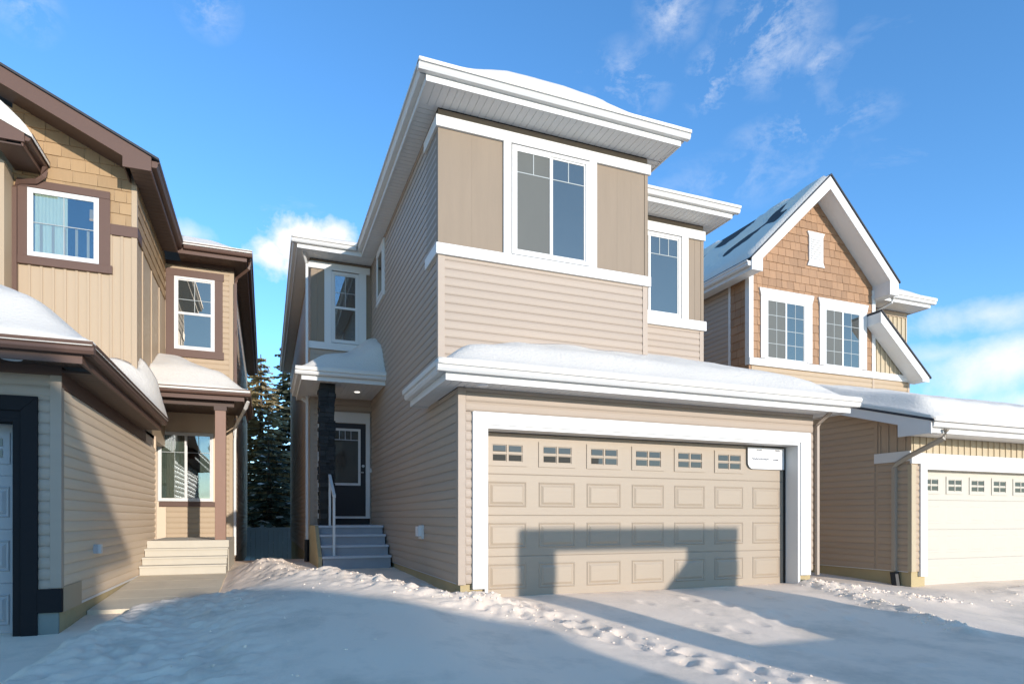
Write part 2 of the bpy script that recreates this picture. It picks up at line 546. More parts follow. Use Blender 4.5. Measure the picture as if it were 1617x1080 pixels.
def window(parent, d, c, a0, a1, z0, z1, sashes, mf=WHITE, fw=0.045, label=None, style='slider', grid=None, glass=None, curtain=None):
    """window unit standing 3.5 cm proud of the wall.  d '-y' front / '-x','+x' sides.  sashes: number of lights side by side
    (slider) or stacked (hung).  grid: (cols, rows or list of heights) of bars per sash."""
    sgn = -1 if d[0] == '-' else 1

    def bx(u0, u1, o0, o1, w0, w1, mb=None):
        mb = mb or MB()
        if d[1] == 'y':
            return mb.box(u0, u1, c + sgn * o0, c + sgn * o1, w0, w1)
        return mb.box(c + sgn * o0, c + sgn * o1, u0, u1, w0, w1)
    fr = MB()
    bx(a0, a1, 0.0, 0.04, z0, z0 + fw, fr); bx(a0, a1, 0.0, 0.04, z1 - fw, z1, fr)
    bx(a0, a0 + fw, 0.0, 0.04, z0 + fw, z1 - fw, fr); bx(a1 - fw, a1, 0.0, 0.04, z0 + fw, z1 - fw, fr)
    w = obj('window', fr, mf, parent, label=label)
    i0, i1, j0, j1 = a0 + fw, a1 - fw, z0 + fw, z1 - fw
    bx_mid = 0.02
    obj('backing', bx(i0, i1, 0.0, 0.003, j0, j1), INSIDE, w)
    cells = []
    n = sashes
    if style == 'slider':
        wd = (i1 - i0) / n
        for k in range(n):
            cells.append((i0 + k * wd, i0 + (k + 1) * wd, j0, j1))
    else:
        hd = (j1 - j0) / n
        for k in range(n):
            cells.append((i0, i1, j0 + k * hd, j0 + (k + 1) * hd))
    for k, (u0, u1, w0, w1) in enumerate(cells):
        s = 0.026
        off = 0.012 if k % 2 == 0 else 0.004
        sm = MB()
        bx(u0, u1, 0.003, 0.022 + off, w0, w0 + s, sm); bx(u0, u1, 0.003, 0.022 + off, w1 - s, w1, sm)
        bx(u0, u0 + s, 0.003, 0.022 + off, w0 + s, w1 - s, sm); bx(u1 - s, u1, 0.003, 0.022 + off, w0 + s, w1 - s, sm)
        obj('sash', sm, mf, w)
        g = glass[k] if glass else GLASS
        if curtain and curtain[k]:
            fm = curtain[k][0]; f0, f1 = curtain[k][1], curtain[k][2]
            cu = MB()
            m_ = 30
            q0 = u0 + s + (u1 - u0 - 2 * s) * f0; q1 = u0 + s + (u1 - u0 - 2 * s) * f1
            vs = []; fs = []
            for i in range(m_ + 1):
                u = q0 + (q1 - q0) * i / m_
                o = 0.008 + 0.0035 * math.sin(i * 1.9) + 0.001 * math.sin(i * 0.7)
                for zz in (w0 + s, w1 - s):
                    vs.append((u, c + sgn * o, zz) if d[1] == 'y' else (c + sgn * o, u, zz))
            for i in range(m_):
                fs.append((2 * i, 2 * i + 2, 2 * i + 3, 2 * i + 1))
            cu.add(vs, fs)
            obj('curtain', cu, fm, w)
        obj('pane', bx(u0 + s, u1 - s, 0.013 + off * .5, 0.017 + off * .5, w0 + s, w1 - s), g, w)
        if grid and grid[k]:
            cols, hs = grid[k]
            br = MB()
            bw = 0.006
            top = 0.022 + off * .5
            lo = w0 + s
            for q in hs:
                zq = w0 + s + (w1 - w0 - 2 * s) * q
                bx(u0 + s, u1 - s, 0.017 + off * .5, top, zq - bw, zq + bw, br)
            vlo = w0 + s if cols[1] == 'full' else w0 + s + (w1 - w0 - 2 * s) * hs[-1] + bw
            for q in range(1, cols[0]):
                uq = u0 + s + (u1 - u0 - 2 * s) * q / cols[0]
                bx(uq - bw, uq + bw, 0.017 + off * .5, top - 0.001, vlo, w1 - s, br)
            obj('muntin', br, GRILLE, w)
    return w


def lamp_disc(parent, x, y, z, m, r=0.07):
    mb = MB()
    n = 20
    vs = [(x + r * math.cos(2 * math.pi * k / n), y + r * math.sin(2 * math.pi * k / n), z - 0.012) for k in range(n)]
    vs += [(x + r * 1.2 * math.cos(2 * math.pi * k / n), y + r * 1.2 * math.sin(2 * math.pi * k / n), z + .004) for k in range(n)]
    fs = [tuple(range(n))[::-1]] + [(k, (k + 1) % n, n + (k + 1) % n, n + k) for k in range(n)]
    mb.add(vs, fs)
    return obj('recessed_light', mb, m, parent)


# ---- roofs and the snow on them, as height fields over a plan
def hip(rects, pitch, z0):
    def f(x, y):
        return z0 + pitch * max(0.0, max(min(x - r[0], r[1] - x, y - r[2], r[3] - y) for r in rects))
    return f


def smin(a, b, k):
    h = max(k - abs(a - b), 0.0) / k
    return min(a, b) - h * h * k * 0.25


def soft_hip(rects, pitch, z0, k=0.55):
    """the same roof with its hips rounded off, the way snow lies over them"""
    def f(x, y):
        best = 0.0
        for r in rects:
            best = max(best, smin(min(x - r[0], r[1] - x), min(y - r[2], r[3] - y), k))
        return z0 + pitch * best
    return f


def grid_lines(lo, hi, step, extra=()):
    n = max(1, int(round((hi - lo) / step)))
    s = set(round(lo + (hi - lo) * i / n, 4) for i in range(n + 1))
    for e in extra:
        if lo < e < hi:
            s = set(q for q in s if abs(q - e) > step * 0.3) | {round(e, 4)}
    return sorted(s | {round(lo, 4), round(hi, 4)})


def field(xs, ys, zf, mask, skirt=0.0, skirtf=None):
    mb = MB()
    nx, ny = len(xs), len(ys)
    cell = {}
    for i in range(nx - 1):
        for j in range(ny - 1):
            cell[i, j] = mask((xs[i] + xs[i + 1]) / 2, (ys[j] + ys[j + 1]) / 2)
    idx = {}
    vs = []; fs = []

    def vid(i, j):
        if (i, j) not in idx:
            idx[i, j] = len(vs); vs.append((xs[i], ys[j], zf(xs[i], ys[j])))
        return idx[i, j]
    edges = []
    for (i, j), ok in cell.items():
        if not ok: continue
        fs.append((vid(i, j), vid(i + 1, j), vid(i + 1, j + 1), vid(i, j + 1)))
        for (di, dj, e) in ((0, -1, ((i, j), (i + 1, j))), (1, 0, ((i + 1, j), (i + 1, j + 1))), (0, 1, ((i + 1, j + 1), (i, j + 1))), (-1, 0, ((i, j + 1), (i, j)))):
            if not cell.get((i + di, j + dj)):
                edges.append(e)
    if skirt:
        low = {}
        for a, b in edges:
            for p in (a, b):
                if p not in low:
                    q = vs[idx[p]]
                    low[p] = len(vs); vs.append((q[0], q[1], (skirtf(q[0], q[1]) if skirtf else q[2]) - skirt))
            fs.append((idx[a], low[a], low[b], idx[b]))
    mb.add(vs, fs)
    return mb


def edge_dist(rects, x, y):
    return max(0.0, max(min(x - r[0], r[1] - x, y - r[2], r[3] - y) for r in rects))


def nz(x, y, s, z=0.0):
    return mnoise.noise(Vector((x * s, y * s, z)))


def snow_on(label, rects, pitch, z0, thick, mask=None, step=0.09, seed=0.0, roof_of=None, zf=None, edge=None):
    """roof part for roof_of plus its blanket of snow as loose stuff"""
    x0 = min(r[0] for r in rects); x1 = max(r[1] for r in rects); y0 = min(r[2] for r in rects); y1 = max(r[3] for r in rects)
    ins = lambda x, y: any(r[0] < x < r[1] and r[2] < y < r[3] for r in rects) and (mask is None or mask(x, y))
    rf = zf or hip(rects, pitch, z0)
    ex = [r[i] for r in rects for i in (0, 1)] + (edge[0] if edge else []); ey = [r[i] for r in rects for i in (2, 3)] + (edge[1] if edge else [])
    if roof_of is not None:
        e = 0.03
        rin = [(r[0] + e, r[1] - e, r[2] + e, r[3] - e) for r in rects]
        exi = [r[i] for r in rin for i in (0, 1)] + (edge[0] if edge else []); eyi = [r[i] for r in rin for i in (2, 3)] + (edge[1] if edge else [])
        insi = lambda x, y: any(r[0] < x < r[1] and r[2] < y < r[3] for r in rin) and (mask is None or mask(x, y))
        obj('roof', field(grid_lines(x0 + e, x1 - e, 0.2, exi), grid_lines(y0 + e, y1 - e, 0.2, eyi), rf, insi, 0.05), SHINGLE, roof_of)
    xs = grid_lines(x0, x1, step, ex); ys = grid_lines(y0, y1, step, ey)

    sr = zf or soft_hip(rects, pitch, z0)

    def sf(x, y):
        d = edge_dist(rects, x, y)
        t = thick(x, y, d)
        t *= 1 + .16 * nz(x, y, .9, seed + 3) + .10 * nz(x, y, 2.4, seed + 7)
        return max(rf(x, y) + 0.012, sr(x, y) + t + 0.018 * min(1, d * 4) * (nz(x, y, 1.7, seed) + 0.4 * nz(x, y, 5.0, seed)))
    o = obj('roof_snow', field(xs, ys, sf, ins, 0.035, rf), ROOFSNOW, None, smooth=True)
    tag(o, label, 'snow', 'snow lying on the roofs', 'stuff')
    return o


def downpipe(parent, pts, m, boot=None, w=0.035):
    mb = MB()
    mb.tube(pts, w, 4)
    o = obj('downpipe', mb, m, parent)
    if boot:
        obj('drain_boot', MB().tube([boot[0], boot[1]], w * 1.5, 8), BLACK, o)
    return o


# ------------------------------------------------------------------ the ground
def lerp_tab(v, tab):
    if v <= tab[0][0]: return tab[0][1]
    for (a, b), (c, d) in zip(tab, tab[1:]):
        if v <= c:
            t = (v - a) / (c - a)
            t = t * t * (3 - 2 * t) * 0.5 + t * 0.5
            return b + (d - b) * t
    return tab[-1][1]


def sstep(a, b, x):
    t = min(1.0, max(0.0, (x - a) / (b - a)))
    return t * t * (3 - 2 * t)


BASE = [(-40, -0.8), (-3, -0.72), (0, -0.55), (4, -0.27), (7.2, 0.0), (9, 0.08), (12, 0.12), (16, 0.02), (25, -0.85), (60, -1.1)]
LEFT = [(-40, -0.8), (-3, -0.72), (0, -0.60), (4, -0.40), (7.7, -0.185), (9, -0.13), (12, 0.05), (16, 0.0), (25, -0.85), (60, -1.1)]
BANK = [((0.0, 13.2), 0.06), ((0.0, 12.2), 0.17), ((0.05, 10.8), 0.19), ((0.45, 9.2), 0.13), ((1.1, 7.9), 0.08), ((2.0, 7.0), 0.08), ((2.5, 6.6), 0.05)]
rf = random.Random(11)
PRINTS = []
for i in range(26):
    t = i / 25
    y = 6.9 - 3.3 * t; x = 2.75 + 1.05 * t + (0.11 if i % 2 else -0.11) + rf.uniform(-.07, .07)
    PRINTS.append((x, y + rf.uniform(-.06, .06), rf.uniform(0.06, .09), rf.uniform(0.11, .15), rf.uniform(.018, .035)))
for i in range(18):
    t = i / 17
    PRINTS.append((2.5 + 1.25 * t + rf.uniform(-.2, .2), 6.75 - 2.5 * t + rf.uniform(-.1, .1), rf.uniform(.05, .08), rf.uniform(.09, .13), rf.uniform(.012, .025)))
for i in range(16):
    PRINTS.append((rf.uniform(4.3, 6.6), rf.uniform(5.2, 6.9), .06, .13, rf.uniform(.012, .025)))
for i in range(14):
    PRINTS.append((1.1 + 0.9 * i / 13 + rf.uniform(-.2, .2), 11.0 - 3.2 * i / 13 + rf.uniform(-.2, .2), .07, .13, rf.uniform(.015, .03)))


def seg_d(px, py, a, b):
    ax, ay = a; bx, by = b
    t = ((px - ax) * (bx - ax) + (py - ay) * (by - ay)) / ((bx - ax) ** 2 + (by - ay) ** 2)
    t = min(1, max(0, t))
    return math.hypot(px - ax - t * (bx - ax), py - ay - t * (by - ay)), t


def ground_z(x, y, fine=True):
    bl = sstep(-1.1, 0.5, x)
    z = lerp_tab(y, LEFT) * (1 - bl) + lerp_tab(y, BASE) * bl
    z -= 0.16 * sstep(7.7, 9.4, x) * sstep(0, 6, y)
    if not fine or y > 15 or y < 1:
        return z
    n1 = nz(x, y, 0.9, 3.1); n2 = nz(x, y, 2.6, 1.7); n3 = nz(x, y, 7.0, 5.5); n4 = nz(x, y, 11.0, 8.8)
    # general softness
    soft = 0.012 * n1 + 0.006 * n2
    z += soft
    # bank between the walk and the side path
    best, h = 9, 0
    for (a, ha), (b, hb) in zip(BANK, BANK[1:]):
        d, t = seg_d(x, y, a, b)
        if d < best: best, h = d, ha + (hb - ha) * t
    w = 0.40
    g = math.exp(-(best / w) ** 2)
    z += h * g * (1 + 0.35 * n2) + g * (0.055 * abs(n3) + 0.045 * n4)
    # shovelled snow in front of the left walk and between the two drives
    p = sstep(-1.80, -1.40, x + 0.12 * n1 + .05 * n3 - .1 * (y - 7)) * (1 - sstep(1.2, 2.3, x + 0.15 * n1)) * (1 - sstep(8.55, 9.05, y + 0.12 * n2 + 0.06 * n3)) * sstep(1.5, 3.0, y)
    rough = (1 - sstep(-0.7, 0.5, x + .2 * n1))
    z += p * (0.15 + 0.03 * n1 + rough * (0.018 * n2 + 0.05 * abs(n3) + 0.032 * n4) + 0.003 * n3)
    # mound by the door frame
    z += 0.09 * math.exp(-((x - 2.35) / 0.35) ** 2 - ((y - 6.95) / 0.30) ** 2)
    # right: ragged edge of the cleared drive and a bank on the next drive
    d, t = seg_d(x, y, (7.55, 7.1), (7.15, 4.6))
    g = math.exp(-(d / 0.16) ** 2)
    z += g * (0.045 + 0.05 * abs(n3) + 0.03 * n4)
    d, t = seg_d(x, y, (7.8, 7.0), (9.2, 6.2))
    g = math.exp(-(d / 0.35) ** 2)
    z += g * (0.04 + 0.05 * abs(n3) + 0.03 * n4)
    g = math.exp(-((x - 12.3) / 1.7) ** 2 - ((y - 6.3) / 0.45) ** 2)
    z += g * (0.12 + 0.05 * n2 + 0.03 * n3)
    # trodden strip
    d, t = seg_d(x, y, (2.5, 7.0), (3.9, 3.6))
    g = math.exp(-(d / 0.42) ** 2)
    z += g * (0.006 * n3 + 0.005 * n4)
    z += 0.004 * nz(x * 6, y * 0.5, 1.0, 2.2) * sstep(1.5, 3.0, x)
    for (pa, pb) in (((4.35, 4.68), (5.7, 3.45)), ((3.9, 5.4), (4.9, 4.3)), ((4.6, 6.6), (5.6, 4.9))):
        d, t = seg_d(x, y, pa, pb)
        z -= 0.016 * math.exp(-(d / 0.045) ** 2) * sstep(-.1, .25, n2 + .5 * n3)
    for (qx, qy, rx, ry, dep) in PRINTS:
        if abs(x - qx) < 0.25 and abs(y - qy) < 0.35:
            q = ((x - qx) / rx) ** 2 + ((y - qy) / ry) ** 2
            z += -dep * math.exp(-q * q) + 0.35 * dep * math.exp(-((math.sqrt(q) - 1.45) / 0.3) ** 2)
    # cleared walk of the left house (the concrete lies here)
    cw = sstep(-2.3, -2.0, x) * (1 - sstep(-0.68, -0.45, x + .05 * n3)) * sstep(8.75, 9.15, y + 0.12 * n2 + 0.06 * n3) * (1 - sstep(13.6, 14.0, y))
    z = z * (1 - cw) + (walk_z(y) - 0.03) * cw
    return z


def walk_z(y):
    return lerp_tab(y, [(6.5, -0.20), (8.0, -0.12), (9.5, -0.06), (12.2, 0.06), (16, .06)])


def build_ground():
    xs = np.concatenate([np.linspace(-5, -2.4, 40)[:-1], np.arange(-2.4, 8.6, 0.042), np.linspace(8.6, 16, 110)])
    ys = np.concatenate([np.linspace(0, 3.2, 30)[:-1], np.arange(3.2, 9.2, 0.042), np.arange(9.2, 14.2, 0.06), np.linspace(14.2, 16, 10)])
    nx, ny = len(xs), len(ys)
    co = np.empty((nx * ny, 3))
    k = 0
    for x in xs:
        for y in ys:
            co[k] = (x, y, ground_z(float(x), float(y))); k += 1
    vs = [tuple(p) for p in co]
    fs = []
    for i in range(nx - 1):
        for j in range(ny - 1):
            a = i * ny + j
            fs.append((a, a + ny, a + ny + 1, a + 1))
    mb = MB(); mb.v = vs; mb.f = fs
    o = obj('snow_ground', mb, SNOW, None, smooth=True, kind='structure')
    # the far sheet, out to the horizon, a little lower where the near sheet covers it
    X = sorted(set([-3000, -800, -250, -90, -40, -20, -12, -8, -5, 16, 20, 30, 50, 100, 300, 900, 3000] + list(range(-4, 16, 1))))
    Y = sorted(set([-3000, -800, -250, -90, -50, -30, -20, -14, -10, -6, -3, 0, 18, 20, 22, 25, 30, 40, 60, 120, 300, 900, 3000] + list(range(1, 17, 1))))
    mb = MB(); idx = {}
    for i, x in enumerate(X):
        for j, y in enumerate(Y):
            inside = -5 < x < 16 and 0 < y < 16
            idx[i, j] = len(mb.v)
            mb.v.append((x, y, ground_z(x, y, False) - (0.35 if inside else 0.0)))
    for i in range(len(X) - 1):
        for j in range(len(Y) - 1):
            mb.f.append((idx[i, j], idx[i + 1, j], idx[i + 1, j + 1], idx[i, j + 1]))
    obj('ground', mb, SNOW, None, kind='structure')


build_ground()


def build_walk():
    root = obj('walkway', MB().box(-2.0, -0.62, 8.8, 12.0, -0.6, -0.32), CONC, None, kind='structure')
    wm = mat('pale_concrete', (0.64, 0.54, 0.39), 0.85, 0.14, 2.5, bump=0.15, bscale=70)
    ys = [8.75, 9.6, 10.4, 11.2, 11.94]
    for a, b in zip(ys, ys[1:]):
        z0, z1 = walk_z(a), walk_z(b)
        mb = MB()
        mb.prism([(a + .004, -0.31), (b - .004, -0.31), (b - .004, z1), (a + .004, z0)], 'x', -1.965, -0.62)
        obj('slab', mb, wm, root)


build_walk()


def clods():
    r = random.Random(5)
    mb = MB()

    def clod(x, y, s):
        z = ground_z(x, y)
        n = 6
        vs = [(x, y, z + s * r.uniform(.5, .9))]
        for k in range(n):
            a = 2 * math.pi * k / n + r.uniform(-.3, .3); q = s * r.uniform(.6, 1.1)
            vs.append((x + q * math.cos(a), y + q * math.sin(a), z + s * r.uniform(.15, .45)))
        for k in range(n):
            a = 2 * math.pi * k / n; q = s * 1.1
            vs.append((x + q * math.cos(a), y + q * math.sin(a), z - s * .4))
        fs = [(0, 1 + k, 1 + (k + 1) % n) for k in range(n)] + [(1 + k, 1 + n + k, 1 + n + (k + 1) % n, 1 + (k + 1) % n) for k in range(n)]
        mb.add(vs, fs)
    for i in range(260):
        t = r.random(); k = r.randrange(len(BANK) - 1)
        (a, ha), (b, hb) = BANK[k], BANK[k + 1]
        clod(a[0] + (b[0] - a[0]) * t + r.gauss(.12, .22), a[1] + (b[1] - a[1]) * t + r.gauss(0, .2), r.uniform(.006, .022))
    for i in range(60):
        clod(r.uniform(-1.5, 0.9), r.uniform(3.4, 8.2), r.uniform(.005, .018))
    for i in range(90):
        t = r.random()
        clod(2.5 + 1.5 * t + r.gauss(0, .28), 7.0 - 3.4 * t + r.gauss(0, .1), r.uniform(.005, .018))
    for i in range(160):
        t = r.random()
        clod(7.55 - .45 * t + r.gauss(0, .12), 7.1 - 2.5 * t, r.uniform(.006, .022))
    for i in range(160):
        t = r.random()
        clod(7.8 + 1.5 * t + r.gauss(0, .2), 7.0 - .8 * t + r.gauss(0, .2), r.uniform(.007, .028))
    for i in range(90):
        clod(r.gauss(12.0, 1.2), r.gauss(6.3, .3), r.uniform(.006, .025))
    o = obj('snow_crumbs', mb, SNOW, None)
    tag(o, 'loose crumbs and clods of snow scattered over the shovelled banks', 'snow', None, 'stuff')


clods()


# ------------------------------------------------------------------ the middle house
def garage_door(parent, x0, x1, y, z0, z1, cols, m, win_rows, glass, skip=(), frame_m=None, rows=4, pw=0.53, ph=0.325, relief=1.0):
    """sectional door facing -y; its outer face at y"""
    door = obj('garage_door', B(x0, x1, y + 0.02, y + 0.06, z0, z1), m, parent)
    sh = (z1 - z0) / rows
    for r_ in range(rows):
        a, b = z0 + r_ * sh, z0 + (r_ + 1) * sh
        mb = MB()
        mb.prism([(y + 0.021, a + .001), (y + 0.003, a + .001), (y, a + .007), (y, b - .010), (y + 0.006, b - .001), (y + 0.021, b - .001)], 'x', x0, x1)
        s = obj('door_section', mb, m, door)
    sp = (x1 - x0) / cols
    pm = None
    for r_ in range(rows):
        zc = z0 + (r_ + 0.5) * sh + 0.005
        for k in range(cols):
            xc = x0 + (k + 0.5) * sp
            if r_ == rows - 1 and win_rows:
                if k in skip: continue
                w2, h2 = pw * 0.385, ph * 0.325
                fr = MB()
                fr.box(xc - pw / 2, xc + pw / 2, y - 0.012, y - 0.001, zc - ph / 2, zc - h2)
                fr.box(xc - pw / 2, xc + pw / 2, y - 0.012, y - 0.001, zc + h2, zc + ph / 2)
                fr.box(xc - pw / 2, xc - w2, y - 0.012, y - 0.001, zc - h2, zc + h2)
                fr.box(xc + w2, xc + pw / 2, y - 0.012, y - 0.001, zc - h2, zc + h2)
                f = obj('door_window', fr, frame_m or m, door)
                g = 0.010
                for sx in (-1, 1):
                    for sz in (-1, 1):
                        xa, xb = (xc - w2, xc - g) if sx < 0 else (xc + g, xc + w2)
                        za, zb = (zc - h2, zc - g) if sz < 0 else (zc + g, zc + h2)
                        obj('pane', B(xa + .012, xb - .012, y - 0.006, y - 0.002, za + .010, zb - .010), glass, f)
                bars = MB()
                bars.box(xc - g, xc + g, y - 0.011, y - 0.001, zc - h2, zc + h2)
                bars.box(xc - w2, xc - g, y - 0.010, y - 0.001, zc - g, zc + g); bars.box(xc + g, xc + w2, y - 0.010, y - 0.001, zc - g, zc + g)
                obj('muntin', bars, frame_m or m, f)
                continue
            if pm is None:
                mb = MB()
                # moulded rim, sunk channel, raised field
                def ring(hw, hh, yy): return [(xc - hw, yy, zc - hh), (xc + hw, yy, zc - hh), (xc + hw, yy, zc + hh), (xc - hw, yy, zc + hh)]
                R_ = [ring(pw / 2, ph / 2, y + .001), ring(pw / 2 - .014, ph / 2 - .014, y - .010 * relief), ring(pw / 2 - .028, ph / 2 - .028, y - .001),
                      ring(pw / 2 - .036, ph / 2 - .036, y - .001), ring(pw / 2 - .066, ph / 2 - .066, y - .014 * relief)]
                vs = [p for q in R_ for p in q]; fs = []
                for i in range(4):
                    for k2 in range(4):
                        fs.append((i * 4 + k2, i * 4 + (k2 + 1) % 4, (i + 1) * 4 + (k2 + 1) % 4, (i + 1) * 4 + k2))
                fs.append((16, 17, 18, 19))
                mb.add(vs, fs)
                o = obj('door_panel', mb, m, door)
                pm = (o.data, xc, zc)
            else:
                obj('door_panel', pm[0], None, door, loc=(xc - pm[1], 0, zc - pm[2]))
    return door


def middle_house():
    H = thing('house', 'taupe house with white trim and a wide beige garage door, in the middle', 'house', (4.5, 12, 0))
    XL, XR, G, U, R9, W = 2.146, 7.70, 7.2, 8.14, 9.65, 13.8
    # --- walls
    w = obj('wall', B(XL, 2.49, G, G + .14, 0.216, 2.56).box(7.395, XR, G, G + .14, 0.216, 2.56).box(2.49, 7.395, G, G + .14, 2.11, 2.56), SIDING, H)
    planks(w, '-y', G, 2.226, 2.302, 0.216, 2.28, SIDING)
    planks(w, '-y', G, 7.631, 7.70, 0.216, 2.28, SIDING)
    planks(w, '-y', G, 2.226, 7.70, 2.28, 2.56, SIDING, zbase=2.29)
    obj('corner_trim', B(XL - .018, XL + .075, G - .022, G, 0.205, 2.55).box(XL - .018, XL, G, G + .075, 0.205, 2.55), SIDING, H)
    w = obj('wall', B(XL, XL + .14, G + .141, 25, 0.216, 2.56).box(XL, XL + .14, U + .141, 25, 2.56, 6.44), SIDING, H)
    planks(w, '-x', XL, G + .076, W, 0.216, 2.55, SIDING)
    planks(w, '-x', XL, U + .076, W, 2.55, 6.44, SIDING)
    w = obj('wall', B(XL, 5.37, U, U + .14, 2.5, 6.44), SIDING, H)
    planks(w, '-y', U, XL + .076, 5.30, 2.5, 4.50, SIDING)
    obj('corner_trim', B(XL - .018, XL + .075, U - .022, U, 2.5, 4.495).box(XL - .018, XL, U, U + .075, 2.5, 4.495), SIDING, H)
    obj('corner_trim', B(5.302, 5.388, U - .024, U + .06, 2.5, 4.495), SIDING, H)
    obj('corner_trim', B(5.335, 5.39, U - .024, U + .06, 4.645, 6.185), PANEL, H)
    obj('wall', B(5.23, 5.37, U + .141, R9, 2.5, 6.44), SIDING, H)
    # upper front cladding boards
    xs = [XL, 2.60, 3.05]
    for a, b in zip(xs, xs[1:]):
        obj('cladding_panel', B(a + (.0 if a == XL else .0006), b - .0006, U - .014, U, 4.645, 6.185), PANEL, H)
    for a, b in ((4.51, 4.86), (4.86, 5.10), (5.10, 5.335)):
        obj('cladding_panel', B(a + .0006, b - .0006, U - .014, U, 4.645, 6.185), PANEL, H)
    obj('cladding_panel', B(XL - .016, XL, U - .014, 8.77, 4.65, 6.185), PANEL, H)
    obj('frieze_board', B(XL - .016, 5.385, U - .016, U, 6.335, 6.43), PANEL, H)
    # white bands
    obj('band_board', B(XL - .05, 5.43, U - .05, U, 6.187, 6.335).box(XL - .05, XL, U, 8.80, 6.187, 6.335), WHITE, H, bevel=.004)
    obj('band_board', B(XL - .05, 5.43, U - .055, U, 4.497, 4.645).box(XL - .05, XL, U, 8.73, 4.497, 4.645), WHITE, H, bevel=.004)
    obj('window_trim', B(3.050, 3.166, U - .045, U, 4.645, 6.187), WHITE, H, bevel=.004)
    obj('window_trim', B(4.380, 4.508, U - .045, U, 4.645, 6.187), WHITE, H, bevel=.004)
    window(H, '-y', U, 3.180, 4.378, 4.66, 6.175, 2, glass=[SCREEN, GLASS], grid=[((2, 'top'), [0.79]), ((2, 'top'), [0.79])], fw=0.05)
    # right part of the upper floor
    w = obj('wall', B(5.37, 7.60, R9, R9 + .14, 2.6, 6.44), SIDING, H)
    planks(w, '-y', R9, 5.38, 7.53, 3.4, 4.49, SIDING)
    obj('wall', B(7.46, 7.60, R9 + .141, 25, 0.2, 6.44), SIDING, H)
    obj('wall', B(7.56, XR, G + .141, 14, 0.2, 2.56), SIDING, H)
    obj('corner_trim', B(7.53, 7.617, R9 - .022, R9 + .06, 3.4, 4.485), SIDING, H)
    obj('corner_trim', B(7.555, 7.617, R9 - .022, R9 + .06, 4.66, 6.16), PANEL, H)
    obj('frieze_board', B(5.38, 7.61, R9 - .016, R9, 6.335, 6.43), PANEL, H)
    obj('band_board', B(5.38, 7.64, R9 - .05, R9, 6.165, 6.335), WHITE, H, bevel=.004)
    obj('band_board', B(5.38, 7.66, R9 - .055, R9, 4.487, 4.66), WHITE, H, bevel=.004)
    obj('window_trim', B(7.115, 7.262, R9 - .045, R9, 4.66, 6.165), WHITE, H, bevel=.004)
    for a, b in ((7.265, 7.42), (7.42, 7.555)):
        obj('cladding_panel', B(a + .002, b - .002, R9 - .014, R9, 4.662, 6.163), PANEL, H)
    window(H, '-y', R9, 5.75, 7.10, 4.67, 6.15, 2, glass=[GLASS, GLASS], grid=[((3, 'top'), [0.77]), ((3, 'top'), [0.77])], fw=0.045)
    # --- entry wing
    w = obj('wall', B(.88, XL, W, W + .14, 0.25, 6.44), SIDING, H)
    planks(w, '-y', W, .95, XL - .016, 3.6, 4.55, SIDING)
    planks(w, '-y', W, .95, XL - .016, 1.03, 3.55, SIDING)
    for a, b in ((.885, 1.02), (1.02, 1.153), (2.022, XL - .016)):
        obj('cladding_panel', B(a + .002, b - .002, W - .014, W, 4.70, 6.236), PANEL, H)
    obj('corner_trim', B(.862, .95, W - .022, W, .2, 4.55).box(.862, .88, W, W + .08, .2, 4.55), SIDING, H)
    obj('frieze_board', B(.87, XL - .016, W - .016, W, 6.375, 6.43), PANEL, H)
    obj('band_board', B(.83, XL - .05, W - .05, W, 6.236, 6.375).box(.83, .88, W, W + .6, 6.236, 6.375), WHITE, H)
    obj('band_board', B(.83, XL - .05, W - .055, W, 4.555, 4.70).box(.83, .88, W, W + .6, 4.555, 4.70), WHITE, H)
    obj('window_trim', B(1.153, 1.30, W - .045, W, 4.70, 6.236), WHITE, H)
    obj('window_trim', B(1.865, 2.020, W - .045, W, 4.70, 6.236), WHITE, H)
    window(H, '-y', W, 1.303, 1.862, 4.715, 6.215, 2, style='hung', glass=[CLEAR, CLEAR], grid=[None, ((2, 'full'), [0.45])])
    w = obj('wall', B(.88, 1.02, W + .141, 25, 0.2, 6.44), SIDING, H)
    planks(w, '-x', .88, W + .09, 25, 0.216, 6.44, SIDING)
    obj('wall', B(.88, 7.46, 24.9, 25.04, 0.2, 6.43), SIDING, H)
    # narrow window in the long side wall
    obj('window_trim', B(XL - .04, XL, 12.13, 12.22, 5.36, 6.30).box(XL - .04, XL, 12.88, 12.97, 5.36, 6.30).box(XL - .045, XL, 12.13, 12.97, 6.30, 6.38).box(XL - .045, XL, 12.13, 12.97, 5.29, 5.36), WHITE, H)
    window(H, '-x', XL - .014, 12.225, 12.875, 5.365, 6.295, 1, glass=[GLASS])
    # --- foundation
    obj('foundation', B(XL + .02, 2.49, G + .02, G + .2, -.5, .205).box(7.395, XR - .02, G + .02, G + .2, -.5, .205).box(XL + .02, XL + .2, G + .21, 13.79, -.5, .205)
        .box(XR - .2, XR - .02, G + .21, 14, -.5, .205).box(.90, 1.10, W + .02, 25, -.9, .2), PARGE, H)
    obj('sill_flashing', B(XL - .012, XL + .01, G + .08, 13.79, .205, .216), METAL, H)
    # --- garage opening
    tr = MB()
    tr.prism([(2.303, .15), (2.458, .15), (2.458, 2.125), (2.303, 2.28)], 'y', G - .045, G)
    tr.prism([(7.629, .15), (7.432, .15), (7.432, 2.125), (7.629, 2.28)], 'y', G - .045, G)
    tr.prism([(2.305, 2.28), (7.627, 2.28), (7.431, 2.127), (2.459, 2.127)], 'y', G - .045, G)
    obj('door_trim', tr, WHITE, H, bevel=.004)
